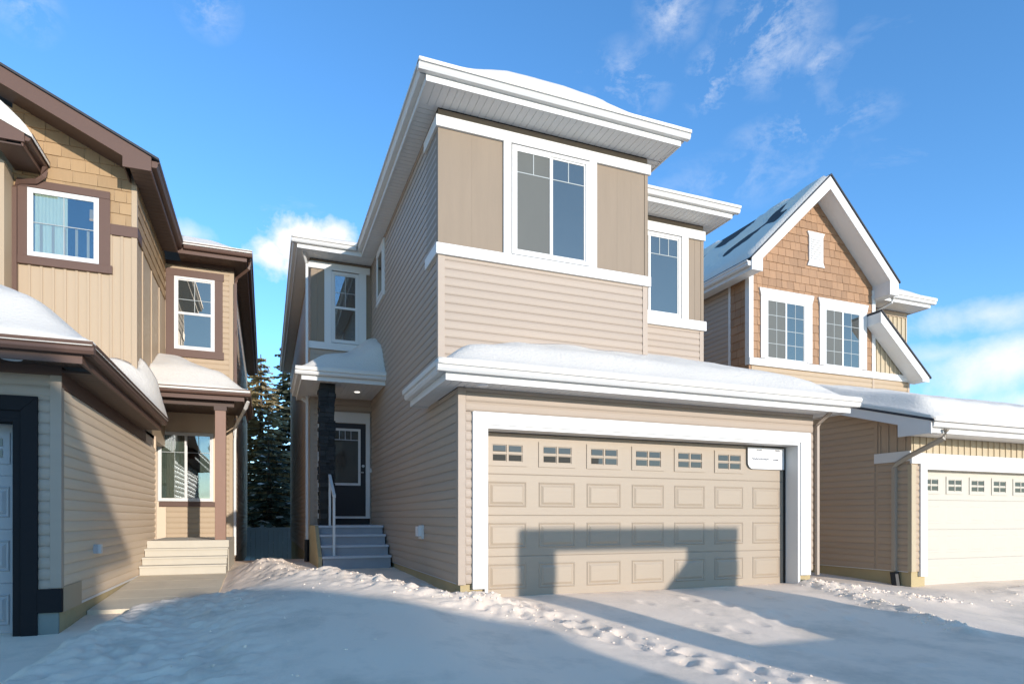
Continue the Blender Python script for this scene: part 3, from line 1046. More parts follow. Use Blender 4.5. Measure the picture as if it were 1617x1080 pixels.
    obj('door_trim', B(2.459, 2.50, G - .03, G + .26, 0, 2.085).box(7.388, 7.431, G - .03, G + .26, 0, 2.085).box(2.459, 7.431, G - .03, G + .26, 2.086, 2.126), WHITE, H)
    d = garage_door(H, 2.502, 7.386, 7.44, 0.0, 2.078, 7, DOORPAINT, True, DIMGLASS, skip=(6,))
    obj('weather_strip', B(7.368, 7.386, 7.41, 7.438, 0, 2.06), BLACK, d)
    obj('slab', B(2.17, 7.68, 7.22, 12, -.5, -.012), CONC, H)
    # --- garage eave and lamp
    GR = [1.76, 8.13, 6.69, 13.0]
    eave(H, '-y', 6.80, 1.872, 8.018, 2.545, WHITE, WHITE, .112, .112)
    eave(H, '-x', 1.872, 6.826, 8.66, 2.545, WHITE, WHITE)
    obj('fascia', B(1.90, XL, 8.66, 8.685, 2.545, 2.80), WHITE, H)
    eave(H, '+x', 8.018, 6.826, 13, 2.545, WHITE, WHITE)
    soffit(H, 1.897, 7.993, 6.825, G - .001, 2.562, SOFFIT, 'y')
    soffit(H, 1.897, XL - .016, G, 8.66, 2.562, SOFFIT, 'x')
    soffit(H, XR, 7.993, G, 13, 2.562, SOFFIT, 'x')
    lamp_disc(H, 2.38, 7.02, 2.562, LENS, .06)
    # --- main eaves
    z = 6.432
    eave(H, '-y', 7.66, 1.857, 5.655, z, WHITE, WHITE, .112, .112)
    eave(H, '-x', 1.857, 7.686, 13.32, z, WHITE, WHITE)
    eave(H, '+x', 5.655, 7.686, 9.17, z, WHITE, WHITE)
    eave(H, '-y', 9.17, 5.655, 7.89, z, WHITE, WHITE, -.112, .112)
    eave(H, '+x', 7.89, 9.196, 25, z, WHITE, WHITE)
    eave(H, '-y', 13.32, .59, 1.857, z, WHITE, WHITE, .112, -.112)
    eave(H, '-x', .59, 13.346, 25.3, z, WHITE, WHITE)
    s = z + .012
    soffit(H, 1.883, 5.63, 7.686, U - .017, s, SOFFIT, 'y')
    soffit(H, 1.883, XL - .017, U - .016, 13.34, s, SOFFIT, 'x')
    soffit(H, 5.391, 5.63, U, 9.19, s, SOFFIT, 'x')
    soffit(H, 5.372, 7.865, 9.197, R9 - .017, s, SOFFIT, 'y')
    soffit(H, 7.62, 7.865, R9 - .016, 25, s, SOFFIT, 'x')
    soffit(H, .616, XL - .017, 13.346, W - .017, s, SOFFIT, 'y')
    soffit(H, .616, .862, W - .016, 25, s, SOFFIT, 'x')
    # --- porch roof
    eave(H, '-y', 12.06, .61, XL - .016, 3.53, WHITE, WHITE, .112, 0)
    eave(H, '-x', .61, 12.086, 14.3, 3.53, WHITE, WHITE)
    soffit(H, .636, XL - .016, 12.086, W - .015, 3.545, SOFFIT, 'y')
    soffit(H, .636, .86, W - .014, 14.3, 3.545, SOFFIT, 'x')
    lamp_disc(H, 1.72, 12.95, 3.545, LAMP, .05)
    # --- front door
    obj('door_trim', B(1.02, 1.11, W - .04, W, 1.03, 3.03).box(2.012, 2.095, W - .04, W, 1.03, 3.03).box(1.02, 2.095, W - .045, W, 3.03, 3.255), WHITE, H)
    door = obj('door', B(1.112, 2.010, W - .022, W - .002, 1.045, 3.02), DOORDARK, H)
    obj('sill', B(1.02, 2.095, W - .08, W, 0.995, 1.04), WHITE, door)
    obj('sill', B(1.02, 2.095, W - .03, W, 0.87, 0.99), BLACK, door)
    g = MB()
    for a in ((1.25, 1.90, 2.86, 2.91), (1.25, 1.90, 1.70, 1.75), (1.25, 1.30, 1.75, 2.86), (1.85, 1.90, 1.75, 2.86)):
        g.box(a[0], a[1], W - .036, W - .022, a[2], a[3])
    obj('frame', g, WHITE, door)
    obj('pane', B(1.30, 1.85, W - .030, W - .023, 1.75, 2.86), DIMGLASS, door)
    g = MB(); g.box(1.30, 1.85, W - .034, W - .030, 2.66, 2.675)
    for x in (1.46, 1.58, 1.70): g.box(x - .006, x + .006, W - .034, W - .030, 2.675, 2.86)
    obj('muntin', g, METAL, door)
    obj('handle', MB().tube([(1.955, W - .022, 1.98), (1.955, W - .075, 1.98), (1.88, W - .08, 1.98)], .013).tube([(1.955, W - .022, 2.12), (1.955, W - .05, 2.12)], .03, 12), METAL, door)
    obj('doorbell', B(2.10, 2.135, W - .05, W - .015, 1.99, 2.08), WHITE, H)
    # --- stone clad post
    post = obj('porch_post', B(.962, 1.20, 12.32, 12.57, .86, 3.545), BLACK, H)
    rs = random.Random(3)
    zc = .86
    while zc < 3.53:
        hh = min(rs.choice((.05, .065, .08, .10)), 3.545 - zc)
        for face in range(3):
            a = 0.0
            L_ = .26 if face == 0 else .27
            while a < L_ - .01:
                ln = rs.uniform(.09, .2)
                b = min(a + ln, L_)
                if L_ - b < .05: b = L_
                dp = rs.uniform(.006, .045)
                if face == 0:
                    m_ = B(.95 + a + .002, .95 + b - .002, 12.32 - dp, 12.32, zc + .002, zc + hh - .002)
                elif face == 1:
                    m_ = B(.962 - dp, .962, 12.31 + a + .002, 12.31 + b - .002, zc + .002, zc + hh - .002)
                else:
                    m_ = B(1.20, 1.20 + dp, 12.31 + a + .002, 12.31 + b - .002, zc + .002, zc + hh - .002)
                if face < 2 or rs.random() < 1:
                    obj('stone', m_, STONE, post)
                a = b
        zc += hh
    # --- downpipes
    downpipe(H, [(.70, 13.45, 6.50), (.74, 13.60, 6.38), (.80, 13.74, 6.28), (.80, 13.74, .95)], WHITE)
    downpipe(H, [(.72, 13.9, 3.5), (.80, 13.745, 3.4), (.80, 13.745, .55)], WHITE, ((.80, 13.745, .56), (.80, 13.745, .10)))
    downpipe(H, [(7.80, 6.95, 2.57), (7.77, 7.10, 2.46), (7.745, 7.15, 2.38), (7.745, 7.15, .15)], SIDING, w=.032)
    v = obj('wall_vent', B(XL - .05, XL - .014, 8.93, 9.12, .70, .90), WHITE, H)
    obj('hood', MB().prism([(8.95, .74), (9.10, .74), (9.10, .88), (8.95, .88)], 'x', XL - .10, XL - .05), SOFFIT, v)
    return H


MH = middle_house()


def T_main(x, y, d):
    front = math.exp(-((x - 3.55) / 1.05) ** 4) if y < 9.0 else 0.0
    base = 0.05 + 0.06 * sstep(0, .5, d)
    return base * sstep(0, .12, d) + 0.17 * front * sstep(0.0, 0.22, d) * (1 - sstep(2.0, 3.0, d)) + 0.06 * sstep(.3, 1, d)


snow_on('thin snow along the highest white eave of the middle house', [(1.745, 5.767, 7.55, 25.4), (1.745, 8.0, 9.06, 25.4), (.48, 8.0, 13.21, 25.4)], .28, 6.625, T_main, roof_of=MH, step=.12)
snow_on('deep smooth snow blanket on the roof above the beige garage door', [(1.765, 8.125, 6.695, 13.2)], .38, 2.735,
        lambda x, y, d: 0.03 + 0.165 * sstep(0, .6, d), step=.08,
        mask=lambda x, y: (y < 8.14 and (x > 1.7)) or (8.14 <= y < 8.68 and x < 2.146) or (x > 5.37 and y < 9.65) or (x > 7.6 and y < 13), roof_of=MH, edge=([2.146, 5.37, 7.60], [8.14, 8.68, 9.65]), seed=4.0)


def T_porch(x, y, d):
    return 0.03 + 0.20 * sstep(0, .6, d) + 0.22 * sstep(1.5, 2.1, x) * sstep(12.0, 12.7, y)


snow_on('rounded snow cap on the small roof over the charcoal front door', [(.50, 3.8, 11.95, 15.6)], .45, 3.72, T_porch,
        mask=lambda x, y: (x < 2.146 and y < 13.8) or (x < .88 and y < 14.3), roof_of=MH, edge=([.88, 2.146], [13.8, 14.3]), seed=9.0, step=.07)


def front_steps():
    S = thing('front_steps', 'grey concrete steps with a white handrail up to the charcoal front door', 'steps', (1.5, 12, .1))
    fr = [(11.36, .13, .335), (11.62, .30, .515), (11.92, .48, .70), (12.20, .66, .865)]
    for i, (y, z0, z1) in enumerate(fr):
        yb = fr[i + 1][0] + .02 if i < 3 else 13.77
        xr = 2.10
        zl = -.2 if i == 0 else z0
        obj('step', B(.925, xr, y, yb, zl if i else -.3, z1 - .04), CONC, S)
        obj('tread', B(.915, xr + .012, y - .025, yb, z1 - .04, z1), mat('light_tread', (.50, .50, .51), .8, .08, 6, bump=.1), S)
    obj('porch_base', B(.86, 2.10, 12.24, 13.79, -.3, .655), PARGE, S)
    obj('side_panel', MB().prism([(11.36, -.3), (13.79, -.3), (13.79, .86), (12.2, .86), (11.36, .32)], 'x', .85, .912), PARGE, S)
    t = MB(); t.prism([(11.44, 1.36), (12.33, 1.80), (12.33, 1.85), (11.44, 1.41)], 'x', 1.10, 1.15)
    r = obj('handrail', t, WHITE, S)
    obj('post', B(1.105, 1.145, 11.47, 11.51, .335, 1.39), WHITE, r)
    obj('post', B(1.105, 1.145, 12.25, 12.29, .865, 1.79), WHITE, r)


front_steps()


def sign():
    s = thing('notice_sheet', 'white sheet with rounded corner and faint grey script, hung on the garage door top corner', 'notice', (6.9, 7.42, 1.9))
    pts = [(7.355, 2.055), (6.66, 2.055), (6.66, 1.86)]
    for k in range(1, 9):
        a = k / 8 * math.pi / 2
        pts.append((6.66 + .10 - .10 * math.cos(a), 1.835 - .10 * math.sin(a)))
    pts.append((7.355, 1.735))
    obj('sheet', MB().prism(pts, 'y', 7.405, 7.411), PAPER, s)
    r = random.Random(2)

    def scrawl(x0, x1, z, amp, n):
        mb = MB()
        p = []
        for i in range(n + 1):
            t = i / n
            p.append((x0 + (x1 - x0) * t + .008 * math.sin(i * 2.1), 7.4035, z + amp * math.sin(i * 1.7) * r.uniform(.3, 1)))
        mb.tube(p, .006, 4)
        obj('lettering', mb, INK, s)
    scrawl(6.74, 7.05, 1.885, .018, 30)
    scrawl(7.14, 7.24, 1.878, .012, 12)
    scrawl(6.82, 6.92, 2.02, .008, 10)
    scrawl(7.18, 7.26, 2.02, .01, 10)


sign()


# ------------------------------------------------------------------ the left house
def left_house():
    H = thing('house', 'tan house with brown trim and a black framed garage door', 'house', (-4, 13, 0))
    XA, G, U, W = -1.97, 7.72, 11.8, 15.0
    # garage
    w = obj('wall', B(-2.34, XA, G, G + .14, .03, 2.56).box(-7, -2.34, G, G + .14, 2.06, 2.56), LSIDING, H)
    planks(w, '-y', G, -2.15, -2.05, .28, 2.24, SIDING, zbase=.03)  # front boards and corner darkened: their shade is put into the colour
    planks(w, '-y', G, -7, -2.05, 2.235, 2.46, SIDING, zbase=2.235)
    obj('corner_trim', B(-2.05, XA + .018, G - .022, G, .285, 2.46).box(XA, XA + .018, G, G + .075, .285, 2.46), SIDING, H)
    w = obj('wall', B(XA - .14, XA, G + .141, 13.7, .03, 2.56), LSIDING, H)
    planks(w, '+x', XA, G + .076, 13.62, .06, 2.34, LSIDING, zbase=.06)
    obj('corner_trim', B(XA - .05, XA + .02, 13.62, 13.72, .03, 2.56), LSIDING, H)
    obj('frieze_board', B(-7, XA + .02, G - .02, G, 2.462, 2.56).box(XA, XA + .02, G, 12.6, 2.345, 2.56), BROWN, H)
    obj('foundation', B(-2.23, XA - .005, G + .005, G + .2, -.6, .03).box(XA - .2, XA - .005, G + .21, 13.6, -.6, .03), PARGE, H)
    obj('sill_flashing', B(XA, XA + .014, G + .74, 13.6, .030, .058), WHITE, H)
    obj('end_block', B(XA, XA + .025, G + .03, G + .72, .03, .29), LBATTEN, H)
    # black door surround with a stepped plinth
    tr = MB()
    tr.prism([(-2.29, -.4), (-2.15, -.4), (-2.15, 2.23), (-2.29, 2.08)], 'y', G - .05, G)
    tr.prism([(-7, 2.08), (-2.292, 2.08), (-2.15, 2.23), (-7, 2.23)], 'y', G - .05, G)
    obj('door_trim', tr, BLACKTRIM, H, bevel=.004)
    obj('door_trim', B(-2.36, -2.292, G - .03, G + .22, -.4, 2.0).box(-7, -2.292, G - .03, G + .18, 2.001, 2.079).box(-7, -2.361, G - .03, G + .18, 1.965, 2.0), BLACKTRIM, H)
    obj('plinth', B(-2.15, XA + .03, G - .055, G, .04, .28), BLACKTRIM, H, bevel=.004)
    obj('foundation', B(-2.22, XA - .004, G - .03, G + .004, -.6, .038), mat('green_grey_concrete', (.19, .21, .19), .9, .15, 5, bump=.2), H)
    garage_door(H, -7.24, -2.37, 7.92, -.22, 1.99, 8, GREYDOOR, True, DIMGLASS, pw=.45)
    # garage eave
    eave(H, '-y', 7.22, -8, -1.66, 2.50, BROWN, BROWN, 0, .112)
    eave(H, '+x', -1.66, 7.246, 12.2, 2.50, BROWN, BROWN)
    obj('fascia', B(-1.95, -1.685, 12.19, 12.215, 2.5, 2.75), BROWN, H)
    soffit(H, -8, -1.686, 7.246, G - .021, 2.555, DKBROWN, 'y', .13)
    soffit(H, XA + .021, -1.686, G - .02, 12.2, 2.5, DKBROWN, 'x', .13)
    lamp_disc(H, -2.30, 7.47, 2.555, LENS, .08)
    ob = obj('outlet_box', B(XA + .012, XA + .06, 9.0, 9.12, .57, .68), METAL, H)
    obj('cover', B(XA + .06, XA + .09, 9.03, 9.11, .57, .68), WHITE, ob)
    # upper front
    sl = .48
    ze = 6.63      # top of roof at the right eave edge (x=-1.56)
    rz = lambda x: ze + sl * (-1.56 - x) if x > -5.2 else ze + sl * (3.64) - sl * (-5.2 - x)
    w = obj('wall', MB().prism([(-8.5, 3), (XA, 3), (XA, 6.50), (-5.2, 8.05), (-8.5, 6.5)], 'y', U, U + .14), LBATTEN, H)
    obj('corner_trim', B(XA - .06, XA + .018, U - .022, U, 2.8, 6.42).box(XA, XA + .018, U, U + .07, 2.8, 6.42), LBATTEN, H)
    for k in range(11):
        x = -3.56 + k * .155
        obj('batten', B(x - .018, x + .018, U - .018, U, 2.8, 5.56), LBATTEN, w)
    obj('band_board', B(-2.34, XA + .03, U - .035, U, 5.56, 5.73).box(XA, XA + .03, U, U + .35, 5.56, 5.73), BROWN, H)
    shakes(w, '-y', U, -3.62, XA - .06, 5.73, 7.6, LSHAKE, .19, .16, .34, planes=[(sl, 1.0, ze - .16 + sl * -1.56)], holes=[(-3.56, -2.33, 4.9, 6.25)], seed=4)
    # upper right side wall
    w = obj('wall', B(XA - .14, XA, U + .141, W, 2.5, 6.5), LBATTEN, H)
    for k in range(3):
        y = U + .55 + k * .9
        obj('batten', B(XA, XA + .018, y - .02, y + .02, 2.8, 5.56), LBATTEN, w)
    shakes(w, '+x', XA, U + .07, W - .06, 5.58, 6.40, LSHAKE, .19, .25, .5, seed=8)
    # window on the upper front
    t0, t1, b0, b1 = -3.55, -2.325, 4.92, 6.23
    obj('window_trim', B(t0, -3.425, U - .045, U, b0 + .13, b1 - .12).box(-2.478, t1, U - .045, U, b0 + .13, b1 - .12).box(t0, t1, U - .05, U, b1 - .12, b1).box(t0 - .02, t1 + .03, U - .055, U, b0, b0 + .13), BROWN, H, bevel=.004)
    window(H, '-y', U, -3.423, -2.480, 5.055, 6.105, 1, glass=[CLEAR], grid=[((2, 'full'), [0.5])], curtain=[(CURTAIN, 0.02, 0.56)])
    # bay at the very left
    obj('wall', MB().prism([(-6.4, 3), (-3.60, 3), (-3.60, 6.28), (-6.4, 7.5)], 'y', 11.4, U - .001), LBATTEN, H)
    rb = lambda x: 6.52 + sl * (-3.2 - x)
    obj('fascia', MB().prism([(-6.5, rb(-6.5)), (-3.22, rb(-3.22)), (-3.22, rb(-3.22) - .14), (-3.55, rb(-3.22) - .14), (-6.5, rb(-6.5) - .20)], 'y', 10.94, 10.97), BROWN, H)
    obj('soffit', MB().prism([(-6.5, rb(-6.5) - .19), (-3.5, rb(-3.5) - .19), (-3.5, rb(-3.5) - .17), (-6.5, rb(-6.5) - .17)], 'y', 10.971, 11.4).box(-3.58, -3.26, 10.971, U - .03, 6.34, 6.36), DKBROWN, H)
    eave(H, '+x', -3.24, 10.971, U - .03, 6.34, BROWN, BROWN)
    downpipe(H, [(-3.17, 11.68, 6.42), (-3.20, 11.70, 6.28), (-3.30, 11.72, 6.20), (-3.54, 11.74, 6.16), (-3.575, 11.74, 6.05), (-3.575, 11.74, 4.2)], BROWN, w=.045)
    # main rake: board, boxed end, soffit, eave
    rb2 = lambda x: rz(x)
    mb = MB()
    mb.prism([(-5.2, rb2(-5.2) - .02), (-1.67, rb2(-1.67) - .02), (-1.67, 6.44), (-2.06, 6.44), (-2.06, rb2(-2.06) - .27), (-5.2, rb2(-5.2) - .27)], 'y', 11.25, 11.28)
    mb.prism([(-5.2, rb2(-5.2) - .02), (-8.8, rb2(-8.8) - .02), (-8.8, rb2(-8.8) - .27), (-5.2, rb2(-5.2) - .27)], 'y', 11.25, 11.28)
    obj('fascia', mb, BROWN, H)
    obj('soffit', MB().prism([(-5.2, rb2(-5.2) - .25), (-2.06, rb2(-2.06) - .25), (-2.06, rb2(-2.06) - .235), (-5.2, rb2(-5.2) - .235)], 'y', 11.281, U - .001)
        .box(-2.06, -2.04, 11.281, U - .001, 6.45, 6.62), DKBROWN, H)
    obj('roof', MB().prism([(-5.2, rb2(-5.2) + .02), (-1.56, rb2(-1.56) + .02), (-1.56, rb2(-1.56) - .015), (-5.2, rb2(-5.2) - .015)], 'y', 11.22, 16)
        .prism([(-5.21, rb2(-5.2) + .02), (-8.85, rb2(-8.85) + .02), (-8.85, rb2(-8.85) - .015), (-5.21, rb2(-5.2) - .015)], 'y', 11.22, 16), SHINGLE, H)
    eave(H, '+x', -1.67, 11.281, 14.48, 6.43, BROWN, BROWN)
    soffit(H, XA + .001, -1.696, 11.281, 14.50, 6.44, DKBROWN, 'x', .13)
    # wing
    w = obj('wall', B(-3.2, -.66, W, W + .14, .1, 6.45), LSIDING, H)
    planks(w, '-y', W, XA + .02, -.74, 3.5, 6.35, LBATTEN)  # darker board colour offsets the sun lifted into the tan siding
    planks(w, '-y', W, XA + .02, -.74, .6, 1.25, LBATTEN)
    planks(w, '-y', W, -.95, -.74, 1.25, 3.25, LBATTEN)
    obj('corner_trim', B(-.74, -.642, W - .022, W, .1, 6.42).box(-.66, -.642, W, W + .08, .1, 6.42), LBATTEN, H)
    w = obj('wall', B(-.80, -.66, W + .141, 26, -.4, 6.45), LSIDING, H)
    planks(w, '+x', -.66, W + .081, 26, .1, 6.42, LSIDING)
    obj('frieze_board', B(XA + .02, -.64, W - .03, W, 6.36, 6.44), DKBROWN, H)
    obj('window_trim', B(XA + .02, -1.80, W - .045, W, 4.58, 6.12).box(-1.02, -.865, W - .045, W, 4.58, 6.12).box(XA + .02, -.84, W - .05, W, 6.12, 6.27).box(XA + .02, -.84, W - .055, W, 4.42, 4.58), BROWN, H)
    window(H, '-y', W, -1.798, -1.022, 4.582, 6.118, 2, style='hung', glass=[GLASS, GLASS], grid=[None, ((2, 'full'), [0.4])], fw=.05)
    window(H, '-y', W, -2.10, -1.05, 1.36, 2.82, 2, glass=[CLEAR, CLEAR], grid=[((2, 'top'), [0.73]), ((2, 'top'), [0.73])], fw=.04, curtain=[(GREYCURTAIN, 0, 1), (GREYCURTAIN, .55, 1)])
    obj('band_board', B(XA - .1, -.96, W - .05, W, 1.25, 1.35), BROWN, H)
    obj('skirt_board', B(XA, -.67, W - .03, W, .3, .60), LBATTEN, H)
    eave(H, '-y', 14.48, -1.67, -.37, 6.43, BROWN, BROWN, -.112, .112)
    eave(H, '+x', -.37, 14.506, 26, 6.43, BROWN, BROWN)
    soffit(H, -1.67, -.396, 14.506, W - .031, 6.44, DKBROWN, 'y', .13)
    soffit(H, -.64, -.396, W - .03, 26, 6.44, DKBROWN, 'x', .13)
    downpipe(H, [(-.31, 14.6, 6.52), (-.33, 14.66, 6.36), (-.58, 14.93, 6.22), (-.61, 14.95, 6.1), (-.61, 14.95, 3.6)], BROWN, w=.04)
    # porch
    eave(H, '-y', 12.72, -1.90, -.37, 3.17, BROWN, BROWN, 0, .112)
    eave(H, '+x', -.37, 12.746, 15.6, 3.17, BROWN, BROWN)
    soffit(H, XA, -.396, 12.746, W - .001, 3.24, DKBROWN, 'y', .13)
    obj('beam', B(XA + .03, -.55, 12.88, 13.02, 3.08, 3.24), DKBROWN, H)
    post = obj('porch_post', B(-.875, -.69, 12.86, 13.04, .60, 3.08), mat('brown_post', (.25, .145, .10), .5, .12, 6, (1, 1, .3), bump=.08), H, bevel=.006)
    obj('post_cap', B(-.89, -.675, 12.845, 13.055, 3.0, 3.08), DKBROWN, post)
    lamp_disc(H, -1.42, 13.6, 3.24, LENS, .06)
    downpipe(H, [(-.31, 13.0, 3.22), (-.36, 13.1, 3.1), (-.62, 14.9, 2.95), (-.62, 14.94, 2.7), (-.62, 14.94, .2)], WHITE, w=.035)
    return H


LH = left_house()


def T_lg(x, y, d):
    lump = 0.72 * math.exp(-((x + 1.95) / .42) ** 2 - ((y - 12.3) / .7) ** 2)
    return 0.05 * sstep(0, .05, d) + 0.28 * sstep(0, .9, d) + lump * sstep(0, .15, d)


snow_on('thick snow drift on the garage roof of the tan house', [(-9, -1.555, 7.115, 16.5)], .46, 2.695, T_lg,
        mask=lambda x, y: (x < -1.97 and y < 11.8 and not (x < -3.6 and y > 11.4)) or (x >= -1.97 and y < 12.2), roof_of=LH, edge=([-1.97, -3.6], [11.4, 11.8, 12.2]), seed=2.0, step=.085)
snow_on('snow hump on the small porch roof under the tall brown trimmed window', [(-4.5, -.265, 12.61, 18)], .42, 3.35,
        lambda x, y, d: 0.04 * sstep(0, .05, d) + .22 * sstep(0, .6, d) + .12 * math.exp(-((x + 1.55) / .3) ** 2) * sstep(13, 15, y),
        mask=lambda x, y: (x > -1.97 and y < 15.0) or (x > -.66 and y < 15.6), roof_of=LH, edge=([-1.97, -.66], [15.0, 15.6]), seed=6.0, step=.08)
snow_on('snow along the far upper eave of the tan house, lying on its back wing', [(-9, -.265, 14.37, 26.3)], .40, 6.62,
        lambda x, y, d: 0.03 + .10 * sstep(0, .7, d), mask=lambda x, y: x > -1.67 or y > 15.5, roof_of=LH, edge=([-1.67], [15.5]), seed=12.0, step=.12)
snow_on('wedge of snow on the bay roof above the brown downpipe', [(-7, -3.13, 10.93, 11.79)], .48, 6.54,
        lambda x, y, d: 0.10 * sstep(0, .1, -3.13 - x) + .16 * sstep(0, .5, -3.13 - x), zf=lambda x, y: 6.54 + .48 * (-3.2 - x), roof_of=LH, seed=14.0, step=.07)


def porch_steps():
    S = thing('porch_steps', 'pale concrete steps up to the porch with the brown post', 'steps', (-1.2, 12.3, 0))
    m = mat('warm_concrete', (.50, .45, .36), .85, .08, 4, bump=.12, bscale=70)  # pale, warm toned concrete
    ys = [(11.95, .07, .205), (12.2, .2, .335), (12.45, .33, .470)]
    for i, (y, a, b) in enumerate(ys):
        yb = ys[i + 1][0] + .02 if i < 2 else 12.72
        obj('step', B(-1.945, -.64, y, yb, -.3, b - .03), m, S)
        obj('tread', B(-1.95, -.63, y - .02, yb, b - .03, b), m, S)
    obj('landing', B(-1.95, -.63, 12.70, 14.96, -.3, .60), m, S)


porch_steps()


# ------------------------------------------------------------------ the right house
def right_house():
    H = thing('house', 'tan house with cedar shingle gable and cream garage door, right of the taupe house', 'house', (12.7, 12, 0))
    XA, G, U = 10.10, 7.39, 11.2
    # garage
    w = obj('wall', B(XA, XA + .14, G + .141, U + .5, .1, 2.42).box(XA, 10.44, G, G + .14, .1, 2.42).box(10.44, 15.6, G, G + .14, 1.86, 2.42), RSIDING, H)
    obj('wall', MB().prism([(G + .142, 2.42), (U, 2.42), (U, 3.74), (G + .142, 2.64)], 'x', XA, XA + .14), RSIDING, H)
    planks(w, '-x', XA, 8.06, U + .5, .1, 3.2, RSIDING, zbase=.1)
    planks(w, '-x', XA, G + .05, 8.0, .1, 1.96, RSIDING, zbase=.1)
    planks(w, '-y', G, XA + .09, 10.30, .1, 1.88, RSIDING, zbase=.1)
    obj('corner_trim', B(XA - .018, XA + .09, G - .022, G, .1, 1.90).box(XA - .018, XA, G, G + .05, .1, 1.90), RBATTEN, H)
    obj('corner_trim', B(XA - .02, XA, 8.0, 8.06, 2.14, 2.75), RSIDING, H)
    obj('band_board', B(XA - .03, XA, G + .001, 8.06, 1.965, 2.135).box(XA - .03, 15.6, G - .035, G, 1.92, 2.10), WHITE, H)
    for k in range(4):
        y = 7.50 + k * .155
        obj('batten', B(XA - .018, XA, y - .018, y + .018, 2.135, 2.62), RSIDING, w)
    for k in range(26):
        x = XA + .06 + k * .16
        obj('batten', B(x - .02, x + .02, G - .018, G, 2.10, 2.42), RBATTEN, w)
    obj('wall_panel', B(XA, 15.6, G - .004, G, 2.10, 2.42), RBATTEN, H)
    obj('foundation', B(XA + .015, XA + .2, G + .21, U + .5, -.8, .1).box(XA + .015, 10.44, G + .01, G + .2, -.8, .1), PARGE, H)
    obj('sill_flashing', B(XA - .014, XA, G + .05, U + .5, .088, .1), WHITE, H)
    obj('door_trim', B(10.28, 10.44, G - .04, G + .2, .02, 1.92).box(10.44, 15.35, G - .04, G + .16, 1.83, 1.92).box(15.33, 15.5, G - .04, G + .2, -.2, 1.92), WHITE, H)
    garage_door(H, 10.442, 15.33, G + .12, -.22, 1.828, 8, CREAM, True, DIMGLASS, pw=.45, ph=.31, relief=.3)
    # garage eave and rake
    eave(H, '-y', 6.86, 9.78, 16, 2.36, WHITE, WHITE, 0, 0)
    zr = lambda y: 2.56 + .30 * (y - 6.75)
    obj('fascia', MB().prism([(6.80, zr(6.80)), (11.3, zr(11.3)), (11.3, zr(11.3) - .20), (7.36, zr(7.36) - .20), (7.36, 2.34), (6.80, 2.34)], 'x', 9.74, 9.765), WHITE, H)
    obj('soffit', MB().prism([(7.3, zr(7.3) - .19), (11.3, zr(11.3) - .19), (11.3, zr(11.3) - .175), (7.3, zr(7.3) - .175)], 'x', 9.766, XA - .02).box(9.766, 16, 6.886, G - .02, 2.375, 2.385), SOFFIT, H)
    obj('roof_deck', MB().prism([(6.75, zr(6.75)), (U - .002, zr(U)), (U - .002, zr(U) - .04), (6.75, zr(6.75) - .04)], 'x', 9.73, 16.2), SHINGLE, H)
    lamp_disc(H, 10.25, 7.1, 2.375, LENS, .06)
    downpipe(H, [(10.10, 6.80, 2.42), (10.10, 6.84, 2.28), (10.06, 7.45, 2.02), (10.055, 7.62, 1.93), (10.055, 7.66, 1.85), (10.055, 7.66, .1)], mat('tan_pipe', (.36, .30, .23), .45, .03, 4), ((10.055, 7.66, .08), (10.055, 7.62, -.2)), w=.045)
    # upper gable
    ap_x, ap_z = 12.02, 8.83      # roof apex
    xl, xr = 9.72, 14.25
    sl = (ap_z - 6.60) / (ap_x - xl)
    top = lambda x: ap_z - sl * abs(x - ap_x)
    w = obj('wall', MB().prism([(XA, 2.9), (13.99, 2.9), (13.99, top(13.99) - .2), (ap_x, ap_z - .2), (XA, top(XA) - .2)], 'y', U, U + .14), RSHAKE, H)
    obj('corner_trim', B(XA - .02, XA + .10, U - .03, U, 4.45, 6.46).box(XA - .02, XA, U, U + .1, 4.45, 6.46), WHITE, H)
    obj('corner_trim', B(13.90, 14.01, U - .03, U, 4.45, 6.60), WHITE, H)
    shakes(w, '-y', U, XA + .10, 13.90, 4.62, 8.62, RSHAKE, .185, .13, .27, planes=[(sl, 1, ap_z - .30 + sl * ap_x), (-sl, 1, ap_z - .30 - sl * ap_x)],
           holes=[(10.40, 11.95, 4.5, 6.18), (12.16, 13.72, 4.5, 6.18), (11.82, 12.28, 6.95, 7.68)], seed=21)
    for (a, b) in ((10.36, 11.985), (12.125, 13.75)):
        obj('window_trim', MB().prism([(a, 6.20), (b, 6.20), (b - .05, 6.02), (a + .05, 6.02)], 'y', U - .055, U), WHITE, H)
        obj('window_trim', B(a + .05, a + .185, U - .045, U, 4.62, 6.02).box(b - .215, b - .05, U - .045, U, 4.62, 6.02), WHITE, H)
        window(H, '-y', U, a + .187, b - .217, 4.58, 6.018, 2, glass=[SCREEN, GLASS], grid=[((2, 'full'), [.25, .5, .75]), ((2, 'full'), [.25, .5, .75])], fw=.05)
    obj('band_board', B(XA - .03, 14.02, U - .06, U, 4.44, 4.60), WHITE, H)
    v = obj('gable_vent', MB().prism([(11.79, 7.71), (12.32, 7.71), (12.27, 7.60), (12.27, 7.02), (12.32, 6.91), (11.79, 6.91), (11.84, 7.02), (11.84, 7.60)], 'y', U - .05, U), WHITE, H)
    for k in range(9):
        z = 7.08 + k * .055
        obj('louvre', MB().prism([(U - .068, z), (U - .05, z), (U - .05, z + .04), (U - .056, z + .04)], 'x', 11.90, 12.21), WHITE, v)
    wl = obj('wall', B(14.011, 15.20, U, U + .14, 2.9, 4.44), RSIDING, H)
    planks(w, '-y', U, XA + .06, 13.91, 3.4, 4.43, LBATTEN)
    planks(wl, '-y', U, 13.99, 15.14, 3.4, 4.43, LBATTEN)
